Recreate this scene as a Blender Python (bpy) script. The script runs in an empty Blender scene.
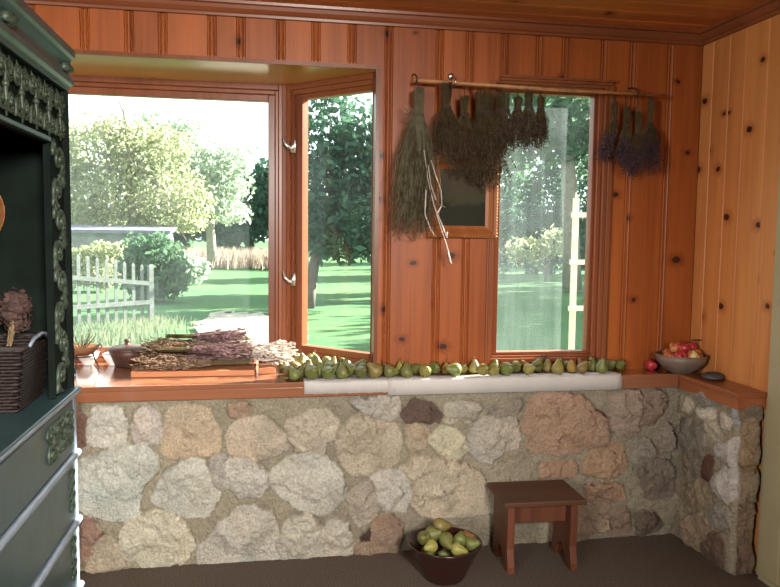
import bpy, math, random
import numpy as np
from mathutils import Vector, Matrix, Euler

random.seed(7)
RNG = np.random.default_rng(11)
SC = bpy.context.scene
COL = SC.collection
PI = math.pi

# ------------------------------------------------------------------ camera, sky, sun, fill lights, exposure
FPX, YAW, PITCH, ROLL = 738.28, 0.1754, -0.0793, 0.0121
CAM = np.array([-2.0953, -3.3075, 1.431])
_cy, _sy, _cp, _sp = math.cos(YAW), math.sin(YAW), math.cos(PITCH), math.sin(PITCH)
FW = np.array([_sy * _cp, _cy * _cp, _sp]); _r = np.array([_cy, -_sy, 0.0]); _u = np.cross(_r, FW)
RT = math.cos(ROLL) * _r + math.sin(ROLL) * _u
UP = -math.sin(ROLL) * _r + math.cos(ROLL) * _u
cd = bpy.data.cameras.new('camera'); cam = bpy.data.objects.new('camera', cd); COL.objects.link(cam)
m = Matrix.Identity(4)
for i, c in enumerate((RT, UP, -FW)):
    for j in range(3): m[j][i] = c[j]
for j in range(3): m[j][3] = CAM[j]
cam.matrix_world = m
cd.sensor_fit = 'HORIZONTAL'; cd.sensor_width = 36.0; cd.lens = FPX / 780 * 36.0
cd.clip_start = 0.05; cd.clip_end = 500
SC.camera = cam

SUN_AZ, SUN_EL, SUN_POWER = math.atan2(0.385, 1.0), math.radians(28.0), 48.0
SKY_STRENGTH = 2.6
ROOM_FILL, LEFT_FILL = 68.0, 46.0
SC.view_settings.view_transform = 'Standard'; SC.view_settings.look = 'None'
SC.view_settings.exposure = 0.0; SC.view_settings.gamma = 1.0; SC.view_settings.use_curve_mapping = False

w = bpy.data.worlds.new('sky'); SC.world = w; w.use_nodes = True
wb = w.node_tree.nodes['Background']; wb.inputs['Color'].default_value = (0.86, 0.95, 1.0, 1); wb.inputs['Strength'].default_value = SKY_STRENGTH
sd = bpy.data.lights.new('sun', 'SUN'); sd.energy = SUN_POWER; sd.angle = math.radians(0.6); sd.color = (1.0, 0.95, 0.86)
so = bpy.data.objects.new('sun', sd); COL.objects.link(so)
TOSUN = Vector((math.cos(SUN_EL) * math.cos(SUN_AZ), math.cos(SUN_EL) * math.sin(SUN_AZ), math.sin(SUN_EL)))
so.rotation_euler = TOSUN.to_track_quat('Z', 'Y').to_euler(); so.location = (20, 8, 12)

def area(name, loc, target, sx, sy, power, color):
    l = bpy.data.lights.new(name, 'AREA'); l.shape = 'RECTANGLE'; l.size = sx; l.size_y = sy; l.energy = power; l.color = color
    o = bpy.data.objects.new(name, l); COL.objects.link(o); o.location = loc
    o.rotation_euler = (Vector(loc) - Vector(target)).to_track_quat('Z', 'Y').to_euler()
    return o
# added fill lights behind and left of the camera, standing in for windows
area('rear_fill_light', (-1.5, -4.98, 2.1), (-2.9, 0, 0.4), 0.85, 0.5, ROOM_FILL, (1.0, 0.95, 0.88)).data.spread = math.radians(66)
area('left_fill_light', (-4.62, -4.35, 1.65), (-0.2, -0.2, 1.0), 1.1, 1.1, LEFT_FILL, (1.0, 0.95, 0.88)).data.spread = math.radians(75)

# ------------------------------------------------------------------ geometry helpers
def P(u, v, ax, val):
    """point where the view through photograph pixel (u, v) meets a plane of the room or garden"""
    d = (u - 390) * RT - (v - 293.5) * UP + FPX * FW
    i = 'xyz'.index(ax); k = (val - CAM[i]) / d[i]
    return CAM + k * d
def PW(u, v, depth):
    d = (u - 390) * RT - (v - 293.5) * UP + FPX * FW
    return CAM + d * (depth / FPX)

class MB:
    def __init__(s): s.v = []; s.f = []; s.t = []
    def add(s, vs, fs, tone=0.0):
        b = len(s.v); s.v.extend([tuple(map(float, p)) for p in vs]); s.f.extend([tuple(b + i for i in f) for f in fs]); s.t.extend([tone] * len(vs))
    def box(s, a, b, tone=0.0, c=0.0):
        x0, x1 = sorted((a[0], b[0])); y0, y1 = sorted((a[1], b[1])); z0, z1 = sorted((a[2], b[2]))
        s.add([(x0, y0, z0), (x1, y0, z0), (x1, y1, z0), (x0, y1, z0), (x0, y0, z1), (x1, y0, z1), (x1, y1, z1), (x0, y1, z1)],
              [(0, 3, 2, 1), (4, 5, 6, 7), (0, 1, 5, 4), (1, 2, 6, 5), (2, 3, 7, 6), (3, 0, 4, 7)], tone)
    def obox(s, p0, p1, wid, z0, z1, side=1.0, tone=0.0):
        """upright box along the plan line p0-p1, wid thick to one side"""
        p0, p1 = Vector(p0[:2]), Vector(p1[:2]); d = (p1 - p0).normalized(); n = Vector((-d.y, d.x)) * wid * side
        q = [p0, p1, p1 + n, p0 + n]
        if side * wid < 0: q = q[::-1]
        s.add([(a.x, a.y, z0) for a in q] + [(a.x, a.y, z1) for a in q],
              [(0, 3, 2, 1), (4, 5, 6, 7), (0, 1, 5, 4), (1, 2, 6, 5), (2, 3, 7, 6), (3, 0, 4, 7)], tone)
    def tube(s, pts, rad, n=6, cap=True, tone=0.0):
        pts = [Vector(p) for p in pts]
        if not hasattr(rad, '__len__'): rad = [rad] * len(pts)
        t0 = (pts[1] - pts[0]).normalized()
        ref = Vector((0, 0, 1)) if abs(t0.z) < 0.9 else Vector((1, 0, 0))
        nx = t0.cross(ref).normalized(); vs = []
        for i, p in enumerate(pts):
            t = (pts[min(i + 1, len(pts) - 1)] - pts[max(i - 1, 0)])
            t = t.normalized() if t.length > 1e-9 else t0
            nx = (nx - t * nx.dot(t)); nx = nx.normalized() if nx.length > 1e-6 else t.orthogonal().normalized()
            by = t.cross(nx)
            for k in range(n):
                a = 2 * PI * k / n
                vs.append(p + (nx * math.cos(a) + by * math.sin(a)) * rad[i])
        fs = []
        for i in range(len(pts) - 1):
            for k in range(n):
                fs.append((i * n + k, i * n + (k + 1) % n, (i + 1) * n + (k + 1) % n, (i + 1) * n + k))
        if cap:
            fs.append(tuple(range(n))[::-1]); fs.append(tuple((len(pts) - 1) * n + k for k in range(n)))
        s.add(vs, fs, tone)
    def lathe(s, prof, n=24, c=(0, 0, 0), tone=0.0, sx=1.0, sy=1.0, closed=False):
        vs = []; fs = []
        for r, z in prof:
            for k in range(n):
                a = 2 * PI * k / n
                vs.append((c[0] + sx * r * math.cos(a), c[1] + sy * r * math.sin(a), c[2] + z))
        for i in range(len(prof) - 1):
            for k in range(n):
                fs.append((i * n + k, i * n + (k + 1) % n, (i + 1) * n + (k + 1) % n, (i + 1) * n + k))
        s.add(vs, fs, tone)
    def ball(s, c, r, n=10, m_=6, tone=0.0):
        if not hasattr(r, '__len__'): r = (r, r, r)
        prof = [(max(1e-4, math.sin(PI * i / m_)), -math.cos(PI * i / m_)) for i in range(m_ + 1)]
        vs = []; fs = []
        for q, z in prof:
            for k in range(n):
                a = 2 * PI * k / n
                vs.append((c[0] + r[0] * q * math.cos(a), c[1] + r[1] * q * math.sin(a), c[2] + r[2] * z))
        for i in range(m_):
            for k in range(n):
                fs.append((i * n + k, i * n + (k + 1) % n, (i + 1) * n + (k + 1) % n, (i + 1) * n + k))
        s.add(vs, fs, tone)
    def prism(s, poly, a, b, axis='z', tone=0.0):
        n = len(poly)
        def mk(p, h): return {'z': (p[0], p[1], h), 'y': (p[0], h, p[1]), 'x': (h, p[0], p[1])}[axis]
        s.add([mk(p, a) for p in poly] + [mk(p, b) for p in poly],
              [tuple(range(n))[::-1], tuple(range(n, 2 * n))] + [(i, (i + 1) % n, n + (i + 1) % n, n + i) for i in range(n)], tone)
    def quad(s, a, b, c, d, tone=0.0): s.add([a, b, c, d], [(0, 1, 2, 3)], tone)
    def build(s, name, mat, parent=None, smooth=False, bevel=0.0, loc=None, angle=None):
        me = bpy.data.meshes.new(name); me.from_pydata(s.v, [], s.f); me.update()
        at = me.attributes.new('tone', 'FLOAT', 'POINT'); at.data.foreach_set('value', np.array(s.t, dtype=np.float32))
        import bmesh
        bm = bmesh.new(); bm.from_mesh(me); bmesh.ops.recalc_face_normals(bm, faces=bm.faces[:]); bm.to_mesh(me); bm.free()
        if smooth: me.polygons.foreach_set('use_smooth', [True] * len(me.polygons))
        if angle: me.set_sharp_from_angle(angle=math.radians(angle))
        if mat is not None: me.materials.append(mat)
        o = bpy.data.objects.new(name, me); COL.objects.link(o)
        if parent is not None: o.parent = parent
        if loc is not None: o.location = loc
        if bevel > 0:
            b = o.modifiers.new('bevel', 'BEVEL'); b.width = bevel; b.segments = 2; b.limit_method = 'ANGLE'
        return o

def tag(o, label=None, cat=None, group=None, kind=None):
    if label: o['label'] = label
    if cat: o['category'] = cat
    if group: o['group'] = group
    if kind: o['kind'] = kind
    return o
def thing(name, label, cat, loc=(0, 0, 0), rot=(0, 0, 0), group=None):
    o = bpy.data.objects.new(name, None); COL.objects.link(o); o.location = loc; o.rotation_euler = rot; o.empty_display_size = 0.05
    return tag(o, label, cat, group)
def dup(root, loc=None, rot=None, label=None, group=None, scale=None):
    r = root.copy(); COL.objects.link(r)
    if loc is not None: r.location = loc
    if rot is not None: r.rotation_euler = rot
    if scale is not None: r.scale = (scale,) * 3
    if label: r['label'] = label
    if group: r['group'] = group
    for ch in list(root.children):
        c = ch.copy(); COL.objects.link(c); c.parent = r
        for g in list(ch.children):
            d = g.copy(); COL.objects.link(d); d.parent = c
    return r
def struct(o, label, cat='setting'): return tag(o, label, cat, None, 'structure')

# ------------------------------------------------------------------ materials
def srgb(r, g, b, k=1.0):
    f = lambda c: ((c / 255 + 0.055) / 1.055) ** 2.4 if c > 10.3 else c / 255 / 12.92
    return (f(r) * k, f(g) * k, f(b) * k, 1.0)
class NT:
    def __init__(s, name):
        s.m = bpy.data.materials.new(name); s.m.use_nodes = True; s.t = s.m.node_tree; s.b = s.t.nodes['Principled BSDF']; s.out = s.t.nodes['Material Output']
    def n(s, typ, **kw):
        x = s.t.nodes.new(typ)
        for k, v in kw.items(): setattr(x, k, v)
        return x
    def l(s, a, b): s.t.links.new(a, b)
    def _in(s, sock, v):
        if isinstance(v, bpy.types.NodeSocket): s.l(v, sock)
        elif v is not None: sock.default_value = v
    def math(s, op, a, b=None, c=None, clamp=False):
        x = s.n('ShaderNodeMath', operation=op, use_clamp=clamp)
        for i, v in enumerate((a, b, c)): s._in(x.inputs[i], v)
        return x.outputs[0]
    def vmath(s, op, a, b=None):
        x = s.n('ShaderNodeVectorMath', operation=op); s._in(x.inputs[0], a); s._in(x.inputs[1], b)
        return x.outputs['Value'] if op in ('LENGTH', 'DOT_PRODUCT', 'DISTANCE') else x.outputs[0]
    def mix(s, f, a, b):
        x = s.n('ShaderNodeMix', data_type='RGBA'); s._in(x.inputs[0], f); s._in(x.inputs[6], a); s._in(x.inputs[7], b); return x.outputs[2]
    def noise(s, vec, scale, detail=3.0, rough=0.5, dist=0.0):
        x = s.n('ShaderNodeTexNoise'); s._in(x.inputs['Vector'], vec); x.inputs['Scale'].default_value = scale; x.inputs['Detail'].default_value = detail
        x.inputs['Roughness'].default_value = rough; x.inputs['Distortion'].default_value = dist; return x.outputs[0]
    def ramp(s, f, a, b, c0=0.0, c1=1.0):
        x = s.n('ShaderNodeMapRange'); x.interpolation_type = 'SMOOTHSTEP'
        s._in(x.inputs[0], f); x.inputs[1].default_value = a; x.inputs[2].default_value = b; x.inputs[3].default_value = c0; x.inputs[4].default_value = c1
        return x.outputs[0]
    def obj(s): return s.n('ShaderNodeTexCoord').outputs['Object']
    def attr(s, name): return s.n('ShaderNodeAttribute', attribute_name=name)
    def bump(s, h, strength=0.3, dist=0.01):
        x = s.n('ShaderNodeBump'); s._in(x.inputs['Height'], h); x.inputs['Strength'].default_value = strength; x.inputs['Distance'].default_value = dist
        s.l(x.outputs[0], s.b.inputs['Normal'])
    def set(s, **kw):
        for k, v in kw.items(): s._in(s.b.inputs[k.replace('_', ' ')], v)
        return s.m

def pine(name, along='z', coat=0.03, light=(0.37, 0.100, 0.022, 1), dark=(0.165, 0.036, 0.008, 1), rough=0.42, knots=True, kscale=(6.0, 2.6), kamount=0.6):
    N = NT(name); sep = N.n('ShaderNodeSeparateXYZ'); N.l(N.obj(), sep.inputs[0]); X, Y, Z = sep.outputs
    tone = N.attr('tone').outputs['Fac']
    if along == 'z': ac, al = N.math('ADD', X, Y), Z
    elif along == 'x': ac, al = N.math('ADD', Y, Z), X
    else: ac, al = N.math('ADD', X, Z), Y
    ac = N.math('ADD', ac, N.math('MULTIPLY', tone, 3.7)); al = N.math('ADD', al, N.math('MULTIPLY', tone, 17.0))
    sc = N.n('ShaderNodeCombineXYZ'); N.l(N.math('MULTIPLY', ac, kscale[0]), sc.inputs[0]); N.l(N.math('MULTIPLY', al, kscale[1]), sc.inputs[1])
    vo = N.n('ShaderNodeTexVoronoi', voronoi_dimensions='2D', feature='F1'); vo.inputs['Scale'].default_value = 1.0
    N.l(sc.outputs[0], vo.inputs['Vector'])
    df = N.vmath('SUBTRACT', vo.outputs['Position'], sc.outputs[0])
    df = N.vmath('DIVIDE', df, (kscale[0], kscale[1] * 0.75, 1.0))
    s2 = N.n('ShaderNodeSeparateXYZ'); N.l(df, s2.inputs[0])
    flat = N.n('ShaderNodeCombineXYZ'); N.l(s2.outputs[0], flat.inputs[0]); N.l(s2.outputs[1], flat.inputs[1])
    d = N.vmath('LENGTH', flat.outputs[0])
    d = N.math('ADD', d, N.math('MULTIPLY', N.math('SUBTRACT', N.noise(N.obj(), 45, 3), 0.5), 0.02))
    csep = N.n('ShaderNodeSeparateColor'); N.l(vo.outputs['Color'], csep.inputs[0])
    has = N.math('LESS_THAN', csep.outputs[0], kamount if knots else 0.0)
    size = N.math('MULTIPLY_ADD', csep.outputs[1], 0.014, 0.008)
    rel = N.math('DIVIDE', d, size)
    k = N.math('MULTIPLY', N.ramp(rel, 0.75, 1.25, 1.0, 0.0), has)
    halo = N.math('MULTIPLY', N.ramp(rel, 0.8, 3.6, 1.0, 0.0), has)
    ac2 = N.math('ADD', ac, N.math('MULTIPLY', halo, 0.035))
    g = N.n('ShaderNodeCombineXYZ'); N.l(N.math('MULTIPLY', ac2, 62.0), g.inputs[0]); N.l(N.math('MULTIPLY', al, 1.6), g.inputs[1])
    gr = N.noise(g.outputs[0], 1.0, 5.0, 0.55, 0.4)
    g2 = N.n('ShaderNodeCombineXYZ'); N.l(N.math('MULTIPLY', ac2, 9.0), g2.inputs[0]); N.l(N.math('MULTIPLY', al, 0.7), g2.inputs[1])
    gl = N.noise(g2.outputs[0], 1.0, 2.0, 0.5, 0.6)
    f = N.math('ADD', N.math('MULTIPLY', N.ramp(gr, 0.25, 0.78), 0.34), N.math('MULTIPLY', N.ramp(gl, 0.3, 0.7), 0.42))
    f = N.math('ADD', f, N.math('MULTIPLY', N.math('SUBTRACT', N.math('FRACT', N.math('MULTIPLY', tone, 7.31)), 0.5), 0.42), clamp=True)
    col = N.mix(f, light, dark)
    col = N.mix(N.math('MULTIPLY', halo, 0.55), col, (dark[0] * 0.8, dark[1] * 0.55, dark[2] * 0.5, 1))
    col = N.mix(k, col, (0.035, 0.012, 0.006, 1))
    N.bump(N.math('MULTIPLY', gr, 1.0), 0.06, 0.004)
    return N.set(Base_Color=col, Roughness=rough, Specular_IOR_Level=0.28 if coat < .3 else 0.5, Coat_Weight=coat, Coat_Roughness=0.2 if coat < .3 else 0.12)

def plain(name, col, rough=0.5, var=0.25, scale=30.0, bump=0.0, metal=0.0, spec=0.4, coat=0.0, obj_var=0.0):
    N = NT(name)
    no = N.noise(N.obj(), scale, 4.0, 0.6)
    c = N.mix(N.ramp(no, 0.3, 0.7), tuple(x * (1 - var) for x in col[:3]) + (1,), tuple(min(1, x * (1 + var)) for x in col[:3]) + (1,))
    if obj_var:
        oi = N.n('ShaderNodeObjectInfo'); hs = N.n('ShaderNodeHueSaturation')
        N.l(N.math('MULTIPLY_ADD', oi.outputs['Random'], 0.05, 0.475), hs.inputs['Hue'])
        N.l(N.math('MULTIPLY_ADD', oi.outputs['Random'], obj_var, 1 - obj_var / 2), hs.inputs['Value']); N.l(c, hs.inputs['Color']); c = hs.outputs[0]
    if bump: N.bump(no, bump, 0.01)
    return N.set(Base_Color=c, Roughness=rough, Metallic=metal, Specular_IOR_Level=spec, Coat_Weight=coat)

def leafy(name, c1, c2, trans=0.45, scale=0.6):
    N = NT(name); N.t.nodes.remove(N.b)
    geo = N.n('ShaderNodeNewGeometry'); f = N.noise(N.obj(), scale, 2.0)
    rnd = geo.outputs['Random Per Island']
    col = N.mix(N.math('ADD', N.math('MULTIPLY', rnd, 0.6), N.math('MULTIPLY', N.ramp(f, 0.3, 0.7), 0.4)), c1, c2)
    di = N.n('ShaderNodeBsdfDiffuse'); tr = N.n('ShaderNodeBsdfTranslucent'); mx = N.n('ShaderNodeMixShader'); mx.inputs[0].default_value = trans
    N.l(col, di.inputs[0]); N.l(col, tr.inputs[0]); N.l(di.outputs[0], mx.inputs[1]); N.l(tr.outputs[0], mx.inputs[2]); N.l(mx.outputs[0], N.out.inputs[0])
    return N.m

def glass(name, dust=0.02, streak=0.0, tint=(0.93, 0.97, 0.95, 1)):
    N = NT(name); N.t.nodes.remove(N.b)
    tr = N.n('ShaderNodeBsdfTransparent'); tr.inputs[0].default_value = tint
    gl = N.n('ShaderNodeBsdfGlossy'); gl.inputs['Roughness'].default_value = 0.02
    fr = N.n('ShaderNodeFresnel'); fr.inputs['IOR'].default_value = 1.45
    m1 = N.n('ShaderNodeMixShader'); N.l(N.math('MULTIPLY', fr.outputs[0], 0.45), m1.inputs[0]); N.l(tr.outputs[0], m1.inputs[1]); N.l(gl.outputs[0], m1.inputs[2])
    tl = N.n('ShaderNodeBsdfTranslucent'); tl.inputs[0].default_value = (0.80, 0.93, 0.92, 1)
    sep = N.n('ShaderNodeSeparateXYZ'); N.l(N.obj(), sep.inputs[0])
    cx = N.n('ShaderNodeCombineXYZ'); N.l(N.math('MULTIPLY', sep.outputs[0], 28.0), cx.inputs[0]); N.l(N.math('MULTIPLY', sep.outputs[2], 1.3), cx.inputs[1])
    st = N.ramp(N.noise(cx.outputs[0], 1.0, 3.0), 0.35, 0.75); bl = N.ramp(N.noise(N.obj(), 3.0, 4.0), 0.3, 0.75)
    fac = N.math('ADD', N.math('MULTIPLY', bl, dust), N.math('MULTIPLY', st, streak)); fac = N.math('ADD', fac, dust * 0.5)
    m2 = N.n('ShaderNodeMixShader'); N.l(fac, m2.inputs[0]); N.l(m1.outputs[0], m2.inputs[1]); N.l(tl.outputs[0], m2.inputs[2]); N.l(m2.outputs[0], N.out.inputs[0])
    return N.m

M = {}
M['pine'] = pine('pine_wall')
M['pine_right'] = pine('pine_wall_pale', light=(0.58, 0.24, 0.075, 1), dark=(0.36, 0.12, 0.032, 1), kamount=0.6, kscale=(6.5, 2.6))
M['pine_ceiling'] = pine('pine_ceiling', along='x', light=(0.56, 0.20, 0.056, 1), dark=(0.26, 0.07, 0.02, 1), rough=0.3, kscale=(5, 1.6), kamount=0.6)
M['pine_bay'] = pine('pine_bay_soffit', along='x', light=(0.46, 0.2, 0.07, 1), dark=(0.33, 0.12, 0.04, 1), rough=0.2, knots=False)
M['trim'] = pine('pine_trim', light=(0.24, 0.074, 0.028, 1), dark=(0.115, 0.032, 0.013, 1), knots=False, rough=0.32)
M['trim_x'] = pine('pine_trim_across', along='x', light=(0.24, 0.074, 0.028, 1), dark=(0.115, 0.032, 0.013, 1), knots=False, rough=0.3)
M['ledge'] = pine('ledge_wood', along='x', light=(0.26, 0.10, 0.048, 1), dark=(0.15, 0.053, 0.025, 1), knots=False, rough=0.22, coat=0.9)
M['ledge_y'] = pine('ledge_wood_return', along='y', light=(0.32, 0.105, 0.042, 1), dark=(0.18, 0.055, 0.022, 1), knots=False, rough=0.28)
M['paper'] = plain('white_paper', (0.45, 0.42, 0.395), 0.75, 0.04, 8, 0.05)
M['carpet'] = plain('dark_carpet', srgb(92, 81, 72), 0.95, 0.5, 170, 0.6, spec=0.1)
M['cream'] = plain('cream_paint', srgb(160, 150, 118), 0.5, 0.05, 4)
M['plaster'] = plain('warm_plaster', srgb(190, 160, 125), 0.8, 0.05, 4)
M['siding'] = plain('outside_siding', srgb(190, 160, 120), 0.8, 0.2, 12)
M['silver'] = plain('brushed_steel', (0.62, 0.62, 0.6), 0.3, 0.1, 60, metal=1.0)
M['iron'] = plain('dark_iron', (0.05, 0.04, 0.035), 0.5, 0.3, 60, metal=0.6)
M['string'] = plain('twine', (0.06, 0.042, 0.025), 0.8, 0.2, 80)
M['glass'] = glass('window_glass_clear', 0.003, 0.0)
M['glass_bay'] = glass('window_glass_bay', 0.022, 0.005)
M['glass_dusty'] = glass('window_glass_dusty', 0.05, 0.022)

# ------------------------------------------------------------------ room shell
ZC, ZL, ZO = 2.35, 0.793, 2.168            # cornice underside, ledge top, bay opening head
XL, YR = -4.7, -5.1                         # left and rear walls
BX = -1.58                                  # right edge of the bay opening
W3 = (-1.045, -0.475, 0.845, 2.14)          # casing-side opening of the right window: x0, x1, z0, z1

def board_edges(lo, hi, seed):
    r = random.Random(seed); e = [lo]
    k = 0
    while e[-1] < hi:
        e.append(e[-1] + (r.uniform(0.19, 0.215) if k % 2 == 0 else r.uniform(0.13, 0.16))); k += 1
    e[-1] = hi
    return e
def panel(mb, edges, a0, a1, z0, z1, put, plain_v=False):
    """vertical tongue-and-bead boards between a0..a1; put(a, out) -> (x, y); out>0 stands proud of the wall"""
    g = 0.026
    for i in range(len(edges) - 1):
        e0, e1 = edges[i], edges[i + 1]
        if e1 <= a0 or e0 >= a1: continue
        prof = [(e0, -0.009), (e0 + 0.003, -0.0085), (e0 + 0.0045, -0.003), (e0 + 0.009, 0.001), (e0 + 0.0125, -0.003), (e0 + 0.014, -0.008), (e0 + 0.0165, -0.008), (e0 + 0.0205, 0.0),
                (e1 - 0.0205, 0.0), (e1 - 0.0165, -0.008), (e1 - 0.014, -0.008), (e1 - 0.0125, -0.003), (e1 - 0.009, 0.001), (e1 - 0.0045, -0.003), (e1 - 0.003, -0.0085), (e1, -0.009)]
        if plain_v: prof = [(e0, -0.006), (e0 + 0.004, 0.0), (e1 - 0.004, 0.0), (e1, -0.006)]
        xs = np.array([p[0] for p in prof]); hs = np.array([p[1] for p in prof])
        lo, hi = max(e0, a0), min(e1, a1)
        q = [(lo, float(np.interp(lo, xs, hs)))] + [p for p in prof if lo < p[0] < hi] + [(hi, float(np.interp(hi, xs, hs)))]
        tone = ((i * 0.6180339) % 1.0)
        vs = []; fs = []
        for a, h in q:
            x, y = put(a, h); vs += [(x, y, z0), (x, y, z1)]
        for j in range(len(q) - 1): fs.append((2 * j, 2 * j + 2, 2 * j + 3, 2 * j + 1))
        mb.add(vs, fs, tone)

# board edges on the back wall follow the photograph's bead lines
px_edges = [-60, 31, 85, 129, 163, 212, 241, 281, 316, 352, 389, 440, 470, 0, 0]
be = [float(P(u, 45, 'y', 0)[0]) for u in (-330, -270, -210, -140, -60, -20, 31, 85, 129, 163, 212, 241, 281, 316, 352, 389, 440, 470, 505, 540, 566, 605, 634, 672)] + [0.02]
be[0] = XL
mb = MB(); put = lambda a, h: (a, -h)
panel(mb, be, XL, 0.0, ZO, ZC + 0.08, put)
panel(mb, be, BX, W3[0], 0.7, ZO, put)
panel(mb, be, W3[0], W3[1], W3[3], ZO, put)
panel(mb, be, W3[0], W3[1], 0.7, W3[2], put)
panel(mb, be, W3[1], 0.0, 0.7, ZO, put)
panel(mb, be, XL, -3.62, 0.7, ZO, put)
# solid wall behind the boards, with the openings left out
for (x0, x1, z0, z1) in ((XL - 0.12, 0.12, ZO, 2.5), (BX, W3[0], 0, ZO), (W3[0], W3[1], 0, W3[2]), (W3[0], W3[1], W3[3], ZO), (W3[1], 0.12, 0, ZO), (XL - 0.12, -3.62, 0, ZO), (-3.62, BX, -0.4, 0.70)):
    mb.box((x0, 0.014, z0), (x1, 0.115, z1), 0.3)
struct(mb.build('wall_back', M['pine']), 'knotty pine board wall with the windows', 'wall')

mb = MB(); er = [-5.2 + i * 0.0 for i in range(1)]
er = [YR, -4.9, -4.7, -4.5, -4.3, -4.1, -3.9, -3.7, -3.5, -3.3, -3.1, -2.9, -2.7, -2.5, -2.3, -2.1, -1.9, -1.72, -1.5] + [-1.3, -1.1, -0.9, -0.735, -0.6, -0.475, -0.325, -0.215, -0.09, 0.0]
panel(mb, er, -0.62, 0.0, 0.7, ZC + 0.08, lambda a, h: (-h, a), True)
panel(mb, er, -1.5, -0.62, 2.1, ZC + 0.08, lambda a, h: (-h, a), True)
panel(mb, er, YR, -1.5, 0.0, ZC + 0.08, lambda a, h: (-h, a), True)
mb.box((0.014, -0.62, 0), (0.12, 0.0, 2.5), 0.2); mb.box((0.014, -1.5, 2.1), (0.12, -0.62, 2.5), 0.2); mb.box((0.014, YR, 0), (0.12, -1.5, 2.5), 0.2)
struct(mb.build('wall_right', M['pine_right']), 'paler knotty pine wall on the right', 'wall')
mb = MB(); mb.box((XL - 0.12, YR, 0), (XL, 0.0, 2.5)); struct(mb.build('wall_left', M['plaster']), 'left wall behind the green cabinet', 'wall')
mb = MB(); mb.box((XL - 0.12, YR - 0.12, 0), (0.12, YR, 2.5)); struct(mb.build('wall_rear', M['plaster']), 'rear wall behind the viewer', 'wall')
mb = MB(); mb.box((XL - 0.12, YR - 0.12, -0.1), (0.12, 0.11, 0.0)); struct(mb.build('floor', M['carpet']), 'dark brown carpeted floor', 'floor')
# ceiling boards
mb = MB(); y = 0.0; i = 0
while y > YR:
    y2 = max(YR, y - 0.128)
    prof = [(y, 0.006), (y - 0.006, 0.0), (y2 + 0.006, 0.0), (y2, 0.006)]
    vs = []
    for q, h in prof: vs += [(XL, q, 2.408 + h), (0.0, q, 2.408 + h)]
    mb.add(vs, [(0, 1, 3, 2), (2, 3, 5, 4), (4, 5, 7, 6)], (i * 0.6180339) % 1.0); y = y2; i += 1
mb.box((XL - 0.12, YR - 0.12, 2.43), (0.12, 0.115, 2.52), 0.1)
struct(mb.build('ceiling', M['pine_ceiling']), 'varnished plank ceiling', 'ceiling')
# cornices
def cornice(name, mat, fn, a0, a1, label):
    prof = [(0.0, ZC), (0.012, ZC + 0.002), (0.014, ZC + 0.012), (0.022, ZC + 0.018), (0.03, ZC + 0.030), (0.034, ZC + 0.044), (0.046, ZC + 0.047), (0.048, 2.41), (0.0, 2.41)]
    mb = MB(); n = len(prof)
    mb.add([fn(a0, o, z) for o, z in prof] + [fn(a1, o, z) for o, z in prof], [tuple(range(n)), tuple(range(n, 2 * n))[::-1]] + [(i, (i + 1) % n, n + (i + 1) % n, n + i) for i in range(n)], 0.2)
    return struct(mb.build(name, mat), label, 'moulding')
cornice('trim_1', M['trim_x'], lambda a, o, z: (a, -o, z), XL, 0.0, 'crown moulding along the back wall')
cornice('trim_2', M['trim'], lambda a, o, z: (-o, a, z), YR, 0.0, 'crown moulding along the right wall')

# ------------------------------------------------------------------ bay window
BP0, BP1 = (-1.965, 0.455), (BX - 0.006, 0.07)          # right angled side: inner corner and wall end
LP0, LP1 = (-3.215, 0.455), (-3.62, 0.055)
# head board of the bay (the soffit) and its roof outside
mb = MB(); mb.prism([(-3.62, 0.006), (BX - 0.003, 0.006), (BX - 0.003, 0.06), (-1.90, 0.57), (-3.30, 0.57), (-3.62, 0.06)], ZO - 0.004, ZO + 0.02, 'z')
struct(mb.build('trim_3', M['pine_bay']), 'varnished soffit board over the bay window', 'soffit')
mb = MB(); mb.prism([(-3.7, 0.115), (BX + 0.08, 0.115), (-1.88, 0.60), (-3.32, 0.60)], ZO + 0.022, ZO + 0.14, 'z')
mb.prism([(-3.66, 0.12), (BX + 0.04, 0.12), (-1.9, 0.53), (-3.3, 0.53)], -0.4, 0.74, 'z')
struct(mb.build('wall_bay', M['siding']), 'outer roof and apron of the bay', 'wall')
# thin edge board lining the opening
mb = MB(); mb.box((BX - 0.004, -0.005, 0.79), (BX + 0.014, 0.10, ZO + 0.012), 0.4); mb.box((-3.63, -0.005, ZO - 0.006), (BX - 0.004, 0.008, ZO + 0.012), 0.5)
struct(mb.build('trim_4', M['trim']), 'edge strip lining the bay opening', 'trim')

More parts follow.
